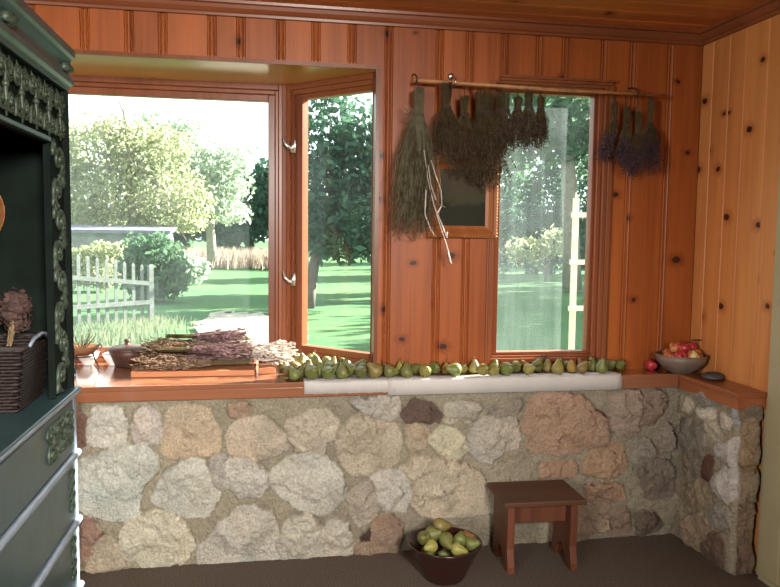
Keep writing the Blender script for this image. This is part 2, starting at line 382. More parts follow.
def line_pt(p0, p1, s): return (p0[0] + (p1[0] - p0[0]) * s, p0[1] + (p1[1] - p0[1]) * s)
def window(name, p0, p1, z0, z1, members, gz, depth, label, pane_mat, mat, latches=()):
    """members: (s0, s1, zlo, zhi, inset, thick) boxes along p0-p1 measured in metres; gz = glass box s0,s1,z0,z1"""
    L = math.dist(p0, p1); mb = MB()
    d = ((p1[0] - p0[0]) / L, (p1[1] - p0[1]) / L); n = (-d[1], d[0])
    if n[1] < 0: n = (-n[0], -n[1])
    pt = lambda s, o: (p0[0] + d[0] * s + n[0] * o, p0[1] + d[1] * s + n[1] * o)
    for k, (s0, s1, a, b, inset, th) in enumerate(members):
        q = [pt(s0, inset), pt(s1, inset), pt(s1, inset + th), pt(s0, inset + th)]
        mb.add([(x, y, a) for x, y in q] + [(x, y, b) for x, y in q], [(0, 3, 2, 1), (4, 5, 6, 7), (0, 1, 5, 4), (1, 2, 6, 5), (2, 3, 7, 6), (3, 0, 4, 7)], 0.17 * k % 1)
    o = struct(mb.build(name, mat, bevel=0.003), label, 'window')
    g = MB(); q = [pt(gz[0], depth), pt(gz[1], depth)]
    g.add([(q[0][0], q[0][1], gz[2]), (q[1][0], q[1][1], gz[2]), (q[1][0], q[1][1], gz[3]), (q[0][0], q[0][1], gz[3])], [(0, 1, 2, 3)])
    g.build('pane', pane_mat, o)
    for (s, z, off) in latches:
        lm = MB(); a = pt(s, -0.004); 
        lm.box((a[0] - 0.012, a[1] - 0.006, z - 0.03), (a[0] + 0.012, a[1] + 0.006, z + 0.03))
        h0 = pt(s, -0.01); h1 = pt(s, -0.03); h2 = pt(s - 0.02, -0.04)
        lm.tube([(h0[0], h0[1], z - 0.015), (h1[0], h1[1], z - 0.008), (h2[0], h2[1], z + 0.012), (h2[0] - 0.006, h2[1], z + 0.045)], [0.007, 0.007, 0.006, 0.004], 6)
        lm.build('latch', M['silver'], o, smooth=True)
    return o
def frame_members(L, z0, z1, steps, sill=None):
    """nested rectangular frames: steps = (left, right, bottom, top, inset, thick) cumulative offsets"""
    out = []; l = r = b = t = 0.0
    for (dl, dr, db, dt, inset, th) in steps:
        out += [(l, l + dl, z0 + b, z1 - t, inset, th), (L - r - dr, L - r, z0 + b, z1 - t, inset, th),
                (l + dl, L - r - dr, z1 - t - dt, z1 - t, inset, th), (l + dl, L - r - dr, z0 + b, z0 + b + db, inset, th)]
        l += dl; r += dr; b += db; t += dt
    return out, (l - 0.004, L - r + 0.004, z0 + b - 0.004, z1 - t + 0.004)

Lf = BP0[0] - LP0[0]
st = [(0.022, 0.036, 0.02, 0.03, 0.0, 0.10), (0.016, 0.016, 0.018, 0.02, 0.016, 0.085), (0.03, 0.034, 0.03, 0.032, 0.03, 0.045)]
mem, gz = frame_members(Lf, 0.793, ZO, st)
window('window_1', LP0, BP0, 0, 0, mem, gz, 0.05, 'large front window of the bay', M['glass_bay'], M['trim'])
Ls = math.dist(BP0, BP1)
st = [(0.022, 0.004, 0.026, 0.03, 0.0, 0.08), (0.020, 0.004, 0.02, 0.022, 0.012, 0.065), (0.044, 0.010, 0.03, 0.026, 0.026, 0.045)]
mem, gz = frame_members(Ls, 0.793, ZO, st)
window('window_2', BP0, BP1, 0, 0, mem, gz, 0.046, 'narrow angled side window of the bay', M['glass'], M['trim'], latches=((0.052, 1.86, 0), (0.052, 1.20, 0)))
mem, gz = frame_members(Ls, 0.793, ZO, st)
window('window_4', LP1, LP0, 0, 0, mem, gz, 0.046, 'angled left window of the bay behind the cabinet', M['glass'], M['trim'])
mb = MB(); mb.prism([(-1.985, 0.45), (-1.963, 0.448), (-1.955, 0.462), (-1.90, 0.52), (-1.94, 0.56), (-1.985, 0.56)], 0.793, ZO, 'z', 0.6)
mb.prism([(-3.2, 0.45), (-3.2, 0.55), (-3.24, 0.55), (-3.27, 0.52), (-3.225, 0.462), (-3.222, 0.45)], 0.793, ZO, 'z', 0.6)
struct(mb.build('trim_5', M['trim'], bevel=0.003), 'corner posts of the bay', 'post')

# right window with stepped casing
x0, x1, z0, z1 = W3; L = x1 - x0
st = [(0.016, 0.022, 0.012, 0.012, -0.014, 0.12), (0.010, 0.022, 0.01, 0.012, 0.004, 0.10), (0.03, 0.016, 0.014, 0.022, 0.022, 0.05)]
mem, gz = frame_members(L, z0, z1, st)
mem += [(0.03, L + 0.012, z1, z1 + 0.012, -0.022, 0.022), (L, L + 0.024, z0 - 0.05, z1, -0.018, 0.018), (L + 0.024, L + 0.034, z0 - 0.05, z1, -0.01, 0.01), (-0.01, 0, z0 - 0.05, z1, -0.012, 0.012),
        (0.03, L + 0.03, z1 + 0.012, z1 + 0.022, -0.032, 0.032)]
window('window_3', (x0, 0.0), (x1, 0.0), 0, 0, mem, gz, 0.05, 'right window with a stepped pine casing and dusty pane', M['glass_dusty'], M['trim'])

# eave over the outside wall
mb = MB(); mb.box((XL - 0.3, 0.115, 2.36), (0.5, 0.22, 2.40)); mb.box((XL - 0.3, 0.22, 2.33), (0.5, 0.24, 2.46))
struct(mb.build('trim_8', M['siding']), 'roof eave outside above the windows', 'eave')
# added frame on the solid rear wall around the fill light
mb = MB(); c = (-1.55, YR + 0.004, 1.95)
for (a, b) in (((-0.55, -0.55), (-0.46, 0.42)), ((0.46, -0.55), (0.55, 0.42)), ((-0.55, 0.33), (0.55, 0.42)), ((-0.55, -0.55), (0.55, -0.46))):
    mb.box((c[0] + a[0], c[1], c[2] + a[1]), (c[0] + b[0], c[1] + 0.05, c[2] + b[1]))
struct(mb.build('fill_frame_rear', M['trim']), 'added window frame around the rear fill light', 'window')

mb = MB(); c = (XL, -4.35, 1.65)  # added frame on the solid left wall around its fill light
for (a, b) in (((-0.65, -0.65), (-0.56, 0.65)), ((0.56, -0.65), (0.65, 0.65)), ((-0.65, 0.56), (0.65, 0.65)), ((-0.65, -0.65), (0.65, -0.56))):
    mb.box((c[0] + 0.002, c[1] + a[0], c[2] + a[1]), (c[0] + 0.06, c[1] + b[0], c[2] + b[1]))
struct(mb.build('fill_frame_left', M['trim']), 'added window frame around the left fill light', 'window')
# door casing at the far right
mb = MB(); mb.box((-0.012, -0.71, 0.0), (0.03, -0.592, 2.1)); mb.box((-0.004, -0.735, 0.0), (0.05, -0.71, 2.1)); mb.box((-0.003, -0.60, 0.0), (0.004, -0.569, 0.72)); mb.box((-0.012, -1.5, 2.02), (0.03, -0.71, 2.1)); mb.box((-0.012, -1.5, 0), (0.03, -1.42, 2.02))
o = struct(mb.build('door_1', M['cream'], bevel=0.004), 'cream painted doorway casing', 'door')
mb = MB(); mb.box((0.06, -1.42, 0.0), (0.1, -0.72, 2.06)); mb.build('door_leaf', M['cream'], o)
mb = MB(); mb.box((-0.02, -1.5, 0.0), (0.12, -0.606, 0.02)); mb.build('threshold', M['cream'], o)

# ------------------------------------------------------------------ ledge
mb = MB()
mb.prism([(-3.66, 0.0), (XL, 0.0), (XL, -0.15), (0.0, -0.15), (0.0, 0.0), (BX, 0.0), (BX, 0.07), (-1.95, 0.475), (-3.23, 0.475), (-3.63, 0.06)], ZL - 0.024, ZL, 'z', 0.35)
mb.box((XL, -0.148, ZL - 0.066), (-0.14, -0.128, ZL - 0.022), 0.62)
o = struct(mb.build('trim_6', M['ledge'], bevel=0.004), 'red-brown wooden ledge along the stone wall', 'ledge')
mb = MB(); mb.box((-0.147, -0.585, ZL - 0.024), (0.0, -0.1505, ZL), 0.5)
mb.box((-0.142, -0.575, ZL - 0.07), (-0.122, -0.149, ZL - 0.022), 0.3); mb.box((-0.122, -0.575, ZL - 0.07), (-0.002, -0.555, ZL - 0.022), 0.3)
struct(mb.build('trim_7', M['ledge_y'], bevel=0.004), 'short return of the wooden ledge on the right wall', 'ledge')

# ------------------------------------------------------------------ stone walls
def hash2(ix, iy, s):
    h = (ix * 374761393 + iy * 668265263 + s * 974634211) & 0x7fffffff
    h = ((h ^ (h >> 13)) * 1274126177) & 0x7fffffff
    return ((h ^ (h >> 16)) & 0xffff) / 65535.0
def vnoise(x, y, s=0):
    ix = np.floor(x).astype(np.int64); iy = np.floor(y).astype(np.int64); fx = x - ix; fy = y - iy
    fx = fx * fx * (3 - 2 * fx); fy = fy * fy * (3 - 2 * fy)
    a = hash2(ix, iy, s); b = hash2(ix + 1, iy, s); c = hash2(ix, iy + 1, s); d = hash2(ix + 1, iy + 1, s)
    return (a * (1 - fx) + b * fx) * (1 - fy) + (c * (1 - fx) + d * fx) * fy
def fbm(x, y, s=0, o=4):
    r = 0; a = 0.5; t = 0
    for k in range(o): r = r + a * vnoise(x * 2 ** k, y * 2 ** k, s + k * 7); t += a; a *= 0.55
    return r / t
def poly_sdf(px, py, poly):
    """signed distance, positive inside"""
    d = np.full(px.shape, 1e9); ins = np.zeros(px.shape, bool); n = len(poly)
    for i in range(n):
        ax, ay = poly[i]; bx, by = poly[(i + 1) % n]; ex, ey = bx - ax, by - ay
        t = np.clip(((px - ax) * ex + (py - ay) * ey) / (ex * ex + ey * ey + 1e-12), 0, 1)
        d = np.minimum(d, np.hypot(px - ax - t * ex, py - ay - t * ey))
        c = ((ay > py) != (by > py)) & (px < (bx - ax) * (py - ay) / (by - ay + 1e-15) + ax); ins ^= c
    return np.where(ins, d, -d)
def smooth_poly(p):
    q = []
    for i in range(len(p)):
        a, b = np.array(p[i]), np.array(p[(i + 1) % len(p)]); q += [a * 0.86 + b * 0.14, a * 0.14 + b * 0.86]
    return q
def stone_face(S, Z, stones, seed, mortar):
    """height (m, outward) and colour over a grid of wall coordinates"""
    wx = S + (fbm(S * 22, Z * 22, seed) - 0.5) * 0.022; wz = Z + (fbm(S * 22 + 50, Z * 22, seed + 3) - 0.5) * 0.022
    H = -0.008 + (fbm(S * 18, Z * 18, seed + 5, 5) - 0.5) * 0.030
    mo = np.array(mortar[:3]); C = np.empty(S.shape + (3,)); C[:] = mo
    C *= (0.82 + 0.36 * fbm(S * 9, Z * 9, seed + 9, 5))[..., None]
    for k, (poly, col) in enumerate(stones):
        poly = smooth_poly(poly); a = np.array(poly); lo = a.min(0) - 0.04; hi = a.max(0) + 0.04
        msk = (wx > lo[0]) & (wx < hi[0]) & (wz > lo[1]) & (wz < hi[1])
        if not msk.any(): continue
        x, z = wx[msk], wz[msk]; sd = poly_sdf(x, z, poly) + 0.012 + (fbm(x * 35, z * 35, seed + 77, 3) - 0.5) * 0.02
        r = random.Random(seed * 100 + k); size = math.sqrt((hi[0] - lo[0]) * (hi[1] - lo[1]))
        pr = min(0.022, 0.009 + 0.06 * size) * r.uniform(0.75, 1.2)
        t = np.clip((sd + 0.003) / (0.012 + 0.022 * size), 0, 1); dome = 1 - (1 - t) ** 2.2
        cx, cz = a.mean(0); g1, g2 = r.uniform(-0.09, 0.09), r.uniform(-0.02, 0.14)
        fac = (fbm(x * 11 + k * 3.1, z * 11, seed + 20 + k, 3) - 0.5)
        pl = np.full(x.shape, 0.008)
        for _ in range(5):
            an = r.uniform(0, 2 * PI); sl = r.uniform(0.12, 0.42); pl = np.minimum(pl, r.uniform(0.2, 0.75) * 0.22 * size * sl + sl * 0.8 * (np.cos(an) * (x - cx) + np.sin(an) * (z - cz)))
        pl = np.maximum(pl, -0.03); rid = np.abs(fbm(x * 7 + k, z * 9, seed + 60 + k, 3) - 0.5)
        h = dome * (pr + 0.004 + pl + (x - cx) * g1 + (z - cz) * g2 + fac * 0.040 - rid * 0.05) + dome * ((fbm(x * 34, z * 34, seed + 11, 5) - 0.5) * 0.026 - np.abs(fbm(x * 60, z * 60, seed + 12, 4) - 0.5) * 0.018)
        msk2 = sd > -0.003
        Hs = H[msk]; Hs = np.where(msk2, np.maximum(Hs * 0.4, h - 0.002), np.minimum(Hs, Hs - 0.007 * np.exp(-np.abs(sd + 0.003) / 0.006))); H[msk] = Hs
        cc_ = np.array(col[:3]); cc_ = cc_ * .55 + cc_.mean() * np.array([1.06, 1.0, .88]) * .45; c = cc_ * (0.74 + 0.52 * fbm(x * 16 + k, z * 16, seed + 31, 5))[:, None]
        sp = fbm(x * 6 + 9 * k, z * 6, seed + 41, 3)
        c = c * (1 + (sp - 0.5)[:, None] * np.array([0.26, 0.15, 0.02]))
        Cs = C[msk]; wgt = np.clip((sd + 0.004) / 0.006, 0, 1)[:, None]; C[msk] = Cs * (1 - wgt) + c * wgt
    return H, np.clip(C, 0.004, 1)
def grid_mesh(mbs, pos, C):
    n, m_ = pos.shape[:2]
    idx = np.arange(n * m_).reshape(n, m_)
    f = np.stack([idx[:-1, :-1], idx[1:, :-1], idx[1:, 1:], idx[:-1, 1:]], -1).reshape(-1, 4)
    mbs.append((pos.reshape(-1, 3), f, C.reshape(-1, 3)))
def build_grid(name, parts, mat):
    vs, fs, cs = [], [], []; b = 0
    for v, f, c in parts: vs.append(v); fs.append(f + b); cs.append(c); b += len(v)
    v = np.concatenate(vs); f = np.concatenate(fs); c = np.concatenate(cs)
    me = bpy.data.meshes.new(name); me.vertices.add(len(v)); me.vertices.foreach_set('co', v.astype(np.float32).ravel())
    me.loops.add(len(f) * 4); me.loops.foreach_set('vertex_index', f.astype(np.int32).ravel())
    me.polygons.add(len(f)); me.polygons.foreach_set('loop_start', np.arange(0, len(f) * 4, 4, dtype=np.int32)); me.polygons.foreach_set('loop_total', np.full(len(f), 4, dtype=np.int32))
    me.update(calc_edges=True); me.validate()
    at = me.attributes.new('stone', 'FLOAT_COLOR', 'POINT'); at.data.foreach_set('color', np.concatenate([c, np.ones((len(c), 1))], 1).astype(np.float32).ravel())
    me.polygons.foreach_set('use_smooth', [True] * len(f)); me.materials.append(mat)
    o = bpy.data.objects.new(name, me); COL.objects.link(o); return o
N = NT('field_stone'); ca = N.attr('stone').outputs['Color']; n1 = N.noise(N.obj(), 95, 6, 0.65); n2 = N.noise(N.obj(), 340, 3, 0.6)
hs = N.n('ShaderNodeHueSaturation'); N.l(ca, hs.inputs['Color']); N.l(N.math('ADD', N.ramp(n1, 0.25, 0.75, 0.72, 1.24), N.ramp(n2, 0.3, 0.7, -0.1, 0.1)), hs.inputs['Value'])
N.bump(N.math('ADD', n1, N.math('MULTIPLY', n2, 0.5)), 0.9, 0.02)
M['stone'] = N.set(Base_Color=hs.outputs[0], Roughness=0.9, Specular_IOR_Level=0.15)

def conv(org, k, pts, plane, val, swap):
    r = []
    for X, Y in pts:
        p = P(org[0] + X / k, org[1] + Y / k, plane, val); r.append((p[1] if swap else p[0], p[2]))
    return r
def stones_back():
    S = []
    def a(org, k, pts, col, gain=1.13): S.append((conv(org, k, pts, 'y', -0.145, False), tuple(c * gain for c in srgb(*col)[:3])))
    A = (75, 390); B = (225, 390); Cc = (375, 390); D = (525, 380); E_ = (75, 480); F = (225, 480); G = (375, 470); Hh = (525, 460); O = (0, 0); k = 4.875
    a(A, k, [(8, 100), (30, 120), (60, 190), (60, 250), (10, 275)], (130, 85, 60))
    a(A, k, [(95, 95), (215, 95), (240, 150), (235, 265), (210, 275), (70, 272), (70, 190)], (198, 192, 176))
    a(A, k, [(300, 120), (360, 90), (400, 130), (410, 180), (408, 262), (300, 258), (275, 200)], (196, 180, 168))
    a(A, k, [(445, 100), (520, 85), (640, 90), (690, 200), (700, 300), (640, 325), (435, 325), (430, 250), (455, 200)], (190, 162, 124))
    a(O, 1, [(77, 462), (100, 457), (123, 448), (145, 449), (157, 466), (150, 478), (137, 490), (138, 500), (137, 514), (126, 522), (79, 516)], (186, 190, 176))
    a(O, 1, [(178, 466), (198, 460), (206, 476), (219, 492), (206, 519), (178, 516), (151, 502), (157, 488), (165, 475)], (182, 182, 168))
    a(O, 1, [(209, 461), (225, 457), (233, 475), (228, 490), (216, 487)], (176, 164, 148))
    a(B, k, [(20, 90), (60, 75), (120, 85), (110, 120), (30, 135)], (180, 135, 98))
    a(B, k, [(10, 230), (60, 160), (180, 130), (240, 200), (290, 230), (280, 300), (120, 355), (60, 345), (20, 290)], (190, 168, 142))
    a(B, k, [(290, 170), (400, 130), (440, 100), (500, 110), (550, 170), (545, 230), (480, 260), (470, 325), (370, 310), (330, 260)], (190, 174, 152))
    a(O, 1, [(340, 430), (356, 417), (375, 421), (398, 428), (403, 445), (398, 462), (385, 472), (370, 476), (350, 475), (338, 455)], (184, 166, 138))
    a(O, 1, [(350, 402), (385, 398), (398, 401), (399, 415), (385, 420), (365, 413)], (178, 166, 150))
    a(O, 1, [(275, 470), (290, 458), (320, 458), (338, 470), (345, 485), (340, 505), (322, 515), (300, 510), (280, 495), (268, 480)], (188, 184, 168))
    a(O, 1, [(227, 465), (245, 462), (262, 470), (268, 482), (262, 495), (240, 498), (230, 488)], (190, 182, 166))
    a(Cc, k, [(140, 110), (180, 55), (270, 70), (330, 120), (320, 160), (160, 155)], (112, 80, 66))
    a(Cc, k, [(150, 180), (255, 190), (250, 280), (190, 310), (165, 270)], (182, 154, 118))
    a(Cc, k, [(280, 230), (330, 195), (400, 210), (450, 260), (440, 310), (410, 345), (330, 310), (290, 280)], (196, 184, 144))
    a(Cc, k, [(500, 170), (590, 140), (700, 150), (710, 270), (640, 300), (560, 360), (470, 310), (465, 260)], (176, 164, 146))
    a(O, 1, [(403, 470), (415, 459), (430, 457), (460, 465), (475, 472), (487, 485), (500, 503), (495, 512), (470, 516), (440, 518), (420, 515), (412, 500), (415, 490), (405, 480)], (188, 168, 138))
    a(Cc, k, [(350, 80), (440, 60), (520, 80), (480, 150), (360, 160)], (178, 164, 138))
    a(Cc, k, [(560, 100), (640, 80), (720, 60), (715, 110), (600, 125)], (145, 132, 114))
    a(O, 1, [(372, 480), (385, 473), (401, 474), (409, 486), (411, 500), (404, 511), (386, 511), (375, 500)], (184, 178, 166))
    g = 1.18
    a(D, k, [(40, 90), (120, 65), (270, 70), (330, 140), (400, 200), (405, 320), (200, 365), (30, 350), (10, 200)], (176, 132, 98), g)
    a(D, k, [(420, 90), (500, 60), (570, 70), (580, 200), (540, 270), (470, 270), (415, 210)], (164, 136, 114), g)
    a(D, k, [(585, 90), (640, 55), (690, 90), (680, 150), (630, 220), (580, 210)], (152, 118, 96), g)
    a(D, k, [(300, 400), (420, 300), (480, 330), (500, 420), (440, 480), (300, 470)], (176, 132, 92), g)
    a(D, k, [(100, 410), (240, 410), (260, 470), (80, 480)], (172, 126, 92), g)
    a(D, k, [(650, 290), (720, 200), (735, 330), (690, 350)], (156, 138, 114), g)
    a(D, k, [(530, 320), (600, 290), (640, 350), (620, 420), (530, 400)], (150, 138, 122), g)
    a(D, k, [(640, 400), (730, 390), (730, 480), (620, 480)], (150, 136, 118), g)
    a(E_, k, [(30, 195), (80, 200), (130, 280), (90, 400), (40, 450)], (162, 112, 88))
    a(E_, k, [(130, 290), (180, 320), (240, 380), (250, 430), (60, 450), (45, 430)], (178, 156, 126))
    a(E_, k, [(215, 270), (280, 200), (330, 190), (400, 160), (480, 190), (540, 240), (570, 330), (540, 400), (440, 430), (330, 425), (240, 370)], (194, 184, 156))
    a(O, 1, [(197, 550), (210, 540), (235, 512), (250, 508), (270, 515), (276, 530), (280, 550), (283, 562), (240, 565), (200, 567)], (180, 174, 158))
    a(F, k, [(260, 330), (310, 210), (400, 170), (470, 230), (490, 330), (480, 390), (290, 400)], (194, 182, 158))
    a(F, k, [(500, 230), (540, 200), (600, 240), (620, 380), (500, 390)], (192, 180, 158))
    a(O, 1, [(348, 500), (358, 488), (372, 482), (376, 500), (375, 520), (358, 528)], (178, 160, 138))
    a(F, k, [(670, 290), (740, 240), (770, 290), (740, 320), (680, 320)], (84, 60, 44))
    a(F, k, [(640, 330), (760, 320), (790, 380), (650, 385)], (162, 130, 102))
    a(G, k, [(0, 250), (80, 230), (130, 270), (120, 380), (60, 430), (0, 420)], (158, 122, 94))
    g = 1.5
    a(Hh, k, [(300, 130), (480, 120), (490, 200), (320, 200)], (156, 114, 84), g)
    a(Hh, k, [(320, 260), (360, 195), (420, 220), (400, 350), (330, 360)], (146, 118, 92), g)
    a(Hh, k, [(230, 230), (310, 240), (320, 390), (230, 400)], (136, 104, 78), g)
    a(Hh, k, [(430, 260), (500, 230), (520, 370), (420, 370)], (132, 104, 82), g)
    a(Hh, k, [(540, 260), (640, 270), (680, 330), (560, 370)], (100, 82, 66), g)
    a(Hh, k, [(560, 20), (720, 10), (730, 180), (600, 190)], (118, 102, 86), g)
    return S
mort = srgb(158, 148, 128)
parts = []
xs = np.arange(XL, -0.09, 0.0045); xs = xs[xs > -3.25]; zs = np.linspace(0.0, 0.772, 172)
S_, Z_ = np.meshgrid(xs, zs, indexing='ij')
SB = stones_back()
rr = random.Random(5)                                   # plain fill stones on the stretch hidden behind the cabinet
for cx in (-3.1, -2.98):
    for cz in (0.12, 0.36, 0.6):
        SB.append(([(cx + 0.055 * math.cos(t) * rr.uniform(.8, 1.1), cz + 0.09 * math.sin(t) * rr.uniform(.8, 1.1)) for t in np.linspace(0, 2 * PI, 9)[:-1]], srgb(175, 165, 145)[:3]))
Hh_, Cc_ = stone_face(S_, Z_, SB, 3, mort)
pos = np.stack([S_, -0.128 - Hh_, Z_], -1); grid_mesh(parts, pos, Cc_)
o = build_grid('wall_stone_back', parts, M['stone']); struct(o, 'rough field stone lower wall under the ledge', 'wall')

def stones_return():
    S = []; k = 704 / 120; k2 = 602 / 120; a0 = (660, 380); b0 = (660, 470)
    def a(org, kk, pts, col): S.append((conv(org, kk, pts, 'x', -0.137, True), tuple(c * 0.95 for c in srgb(*col)[:3])))
    a(a0, k, [(112, 110), (150, 110), (177, 160), (155, 190), (120, 155)], (205, 190, 158))
    a(a0, k, [(218, 172), (300, 168), (308, 215), (270, 228), (222, 202)], (225, 212, 188))
    a(a0, k, [(248, 300), (270, 245), (310, 268), (335, 350), (300, 398), (252, 370)], (205, 184, 150))
    a(a0, k, [(350, 212), (397, 238), (392, 285), (350, 255)], (215, 200, 180))
    a(a0, k, [(318, 400), (410, 358), (470, 330), (472, 490), (410, 503), (330, 452)], (212, 202, 196))
    a(a0, k, [(238, 510), (275, 445), (302, 490), (270, 590), (243, 575)], (120, 68, 50))
    a(b0, k2, [(248, 60), (290, 5), (345, 0), (372, 90), (330, 168), (280, 122)], (214, 202, 192))
    a(a0, k, [(160, 265), (240, 280), (245, 400), (165, 400)], (160, 148, 130))
    a(a0, k, [(425, 165), (500, 190), (495, 300), (430, 250)], (186, 180, 184))
    a(a0, k, [(185, 70), (270, 90), (330, 130), (240, 150)], (165, 155, 140))
    a(a0, k, [(110, 230), (150, 235), (150, 420), (110, 420)], (140, 128, 112))
    a(a0, k, [(120, 430), (225, 420), (220, 560), (130, 570)], (150, 132, 108))
    a(b0, k2, [(100, 85), (200, 60), (232, 150), (180, 212), (120, 142)], (172, 146, 108))
    a(b0, k2, [(108, 260), (180, 208), (222, 280), (195, 402), (120, 372)], (176, 142, 108))
    a(b0, k2, [(200, 400), (250, 318), (308, 340), (305, 480), (222, 462)], (138, 100, 76))
    a(b0, k2, [(240, 190), (322, 195), (318, 290), (255, 280)], (178, 162, 146))
    return S
def stones_end():
    S = []; k = 704 / 120; k2 = 602 / 120; a0 = (660, 380); b0 = (660, 470)
    def a(org, kk, pts, col): S.append((conv(org, kk, pts, 'y', -0.57, False), srgb(*col)[:3]))
    a(a0, k, [(505, 160), (622, 150), (630, 228), (510, 235)], (150, 130, 96))
    a(a0, k, [(500, 250), (622, 240), (630, 330), (510, 335)], (180, 146, 104))
    a(a0, k, [(482, 365), (555, 350), (550, 490), (485, 490)], (186, 150, 100)); a(a0, k, [(560, 350), (615, 350), (612, 490), (560, 490)], (170, 140, 98))
    a(b0, k2, [(380, 20), (510, 20), (500, 150), (385, 165)], (164, 138, 102))
    a(b0, k2, [(335, 195), (480, 190), (480, 290), (335, 300)], (156, 126, 94))
    a(b0, k2, [(320, 315), (440, 310), (440, 385), (320, 400)], (150, 122, 92)); a(b0, k2, [(400, 400), (470, 398), (478, 505), (405, 505)], (150, 112, 84)); a(b0, k2, [(315, 420), (390, 410), (395, 500), (320, 505)], (132, 100, 78))
    return S
parts = []
ys = np.arange(-0.565, -0.11, 0.0045); zs2 = np.linspace(0.0, 0.772, 172); S_, Z_ = np.meshgrid(ys, zs2, indexing='ij')
Hr, Cr = stone_face(S_, Z_, stones_return(), 17, srgb(168, 156, 134)); Hr *= 0.8
edge = np.clip((S_ + 0.565) / 0.03, 0, 1); Hr = Hr - 0.022 * (1 - edge) ** 2
grid_mesh(parts, np.stack([-0.124 - Hr, S_, Z_], -1), Cr)
xe = np.arange(-0.104, -0.004, 0.0045); S2, Z2 = np.meshgrid(xe, zs2, indexing='ij')
He, Ce = stone_face(S2, Z2, stones_end(), 29, srgb(150, 128, 96)); He *= 0.7
edge = np.clip((-0.004 - S2) / 0.02, 0, 1); He -= 0.02 * (1 - edge) ** 2
grid_mesh(parts, np.stack([S2, -0.565 - He, Z2], -1), Ce)
# rounded corner between the return and its end face
t = np.linspace(0, 1, 7)
xr = -0.124 - Hr[0][None, :] ; pe = np.stack([S2[0] * 1.0, -0.565 - He[0], Z2[0]], -1); pr_ = np.stack([-0.124 - Hr[0], S_[0], Z_[0]], -1)
ctrl = np.stack([np.minimum(pr_[:, 0], pe[:, 0]) - 0.004, np.minimum(pr_[:, 1], pe[:, 1]) - 0.004, Z_[0]], -1)
blend = np.stack([((1 - a) ** 2)[..., None] * pr_ + (2 * a * (1 - a))[..., None] * ctrl + (a ** 2)[..., None] * pe for a in [np.full(len(pr_), q) for q in t]], 0)
cb = np.stack([Cr[0] * (1 - q) + Ce[0] * q for q in t], 0); grid_mesh(parts, blend, cb)
o = build_grid('wall_stone_right', parts, M['stone']); struct(o, 'field stone return wall under the right ledge', 'wall')
# ------------------------------------------------------------------ garden
GZ = -0.35
N = NT('lawn'); f1 = N.noise(N.obj(), 0.35, 4); f2 = N.noise(N.obj(), 9.0, 5, .7)
c = N.mix(N.ramp(f1, .35, .65), (0.040, 0.105, 0.045, 1), (0.062, 0.135, 0.05, 1)); c = N.mix(N.math('MULTIPLY', N.ramp(f2, .35, .75), .5), c, (0.10, 0.17, 0.07, 1)); N.bump(f2, .6, .05)
M['lawn'] = N.set(Base_Color=c, Roughness=.9, Specular_IOR_Level=.1)
mb = MB(); nx, ny = 60, 70; xs_ = np.linspace(-70, 70, nx); ys_ = np.linspace(0.12, 130, ny); vs = []
for y in ys_:
    for x in xs_: vs.append((x, y, GZ - .05 + .12 * (float(vnoise(np.array([x * .15 + 40]), np.array([y * .15]), 2)[0]) - .5) + max(0, y - 30) * .006))
mb.add(vs, [(j * nx + i, j * nx + i + 1, (j + 1) * nx + i + 1, (j + 1) * nx + i) for j in range(ny - 1) for i in range(nx - 1)])
o = mb.build('ground', M['lawn'], smooth=True); struct(o, 'green lawn outside the windows', 'lawn')

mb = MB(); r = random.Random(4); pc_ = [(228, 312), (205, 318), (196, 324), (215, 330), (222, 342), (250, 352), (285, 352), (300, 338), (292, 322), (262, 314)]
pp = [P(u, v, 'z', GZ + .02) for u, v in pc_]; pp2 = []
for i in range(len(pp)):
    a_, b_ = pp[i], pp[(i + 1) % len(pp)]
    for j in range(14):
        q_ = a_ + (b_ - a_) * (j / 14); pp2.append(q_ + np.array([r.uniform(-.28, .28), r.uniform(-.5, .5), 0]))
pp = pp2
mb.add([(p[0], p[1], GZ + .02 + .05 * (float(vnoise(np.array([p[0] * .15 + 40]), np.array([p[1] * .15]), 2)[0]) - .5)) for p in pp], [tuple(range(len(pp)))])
o = mb.build('sunlit_patch', plain('sunlit_grass', (0.30, 0.28, 0.22), .95, .4, 6)); struct(o, 'pale patch on the lawn with sunlight painted into its colour', 'light patch')  # pale sheet painted as sunlit grass where the lawn lies shaded
M['bark'] = plain('grey_bark', srgb(92, 84, 74), .9, .3, 12, .5)
M['bark_pale'] = plain('pale_bark', srgb(150, 140, 128), .9, .25, 10, .4)
M['lf_dark'] = leafy('dark_leaves', (0.03, 0.08, 0.055, 1), (0.085, 0.165, 0.10, 1), .4)
M['lf_mid'] = leafy('mid_green_leaves', (0.06, 0.13, 0.075, 1), (0.15, 0.24, 0.13, 1), .45)
M['lf_pale'] = leafy('pale_yellow_leaves', (0.22, 0.27, 0.13, 1), (0.46, 0.46, 0.28, 1), .55)
M['lf_white'] = leafy('silvery_leaves', (0.27, 0.37, 0.25, 1), (0.52, 0.58, 0.45, 1), .55)
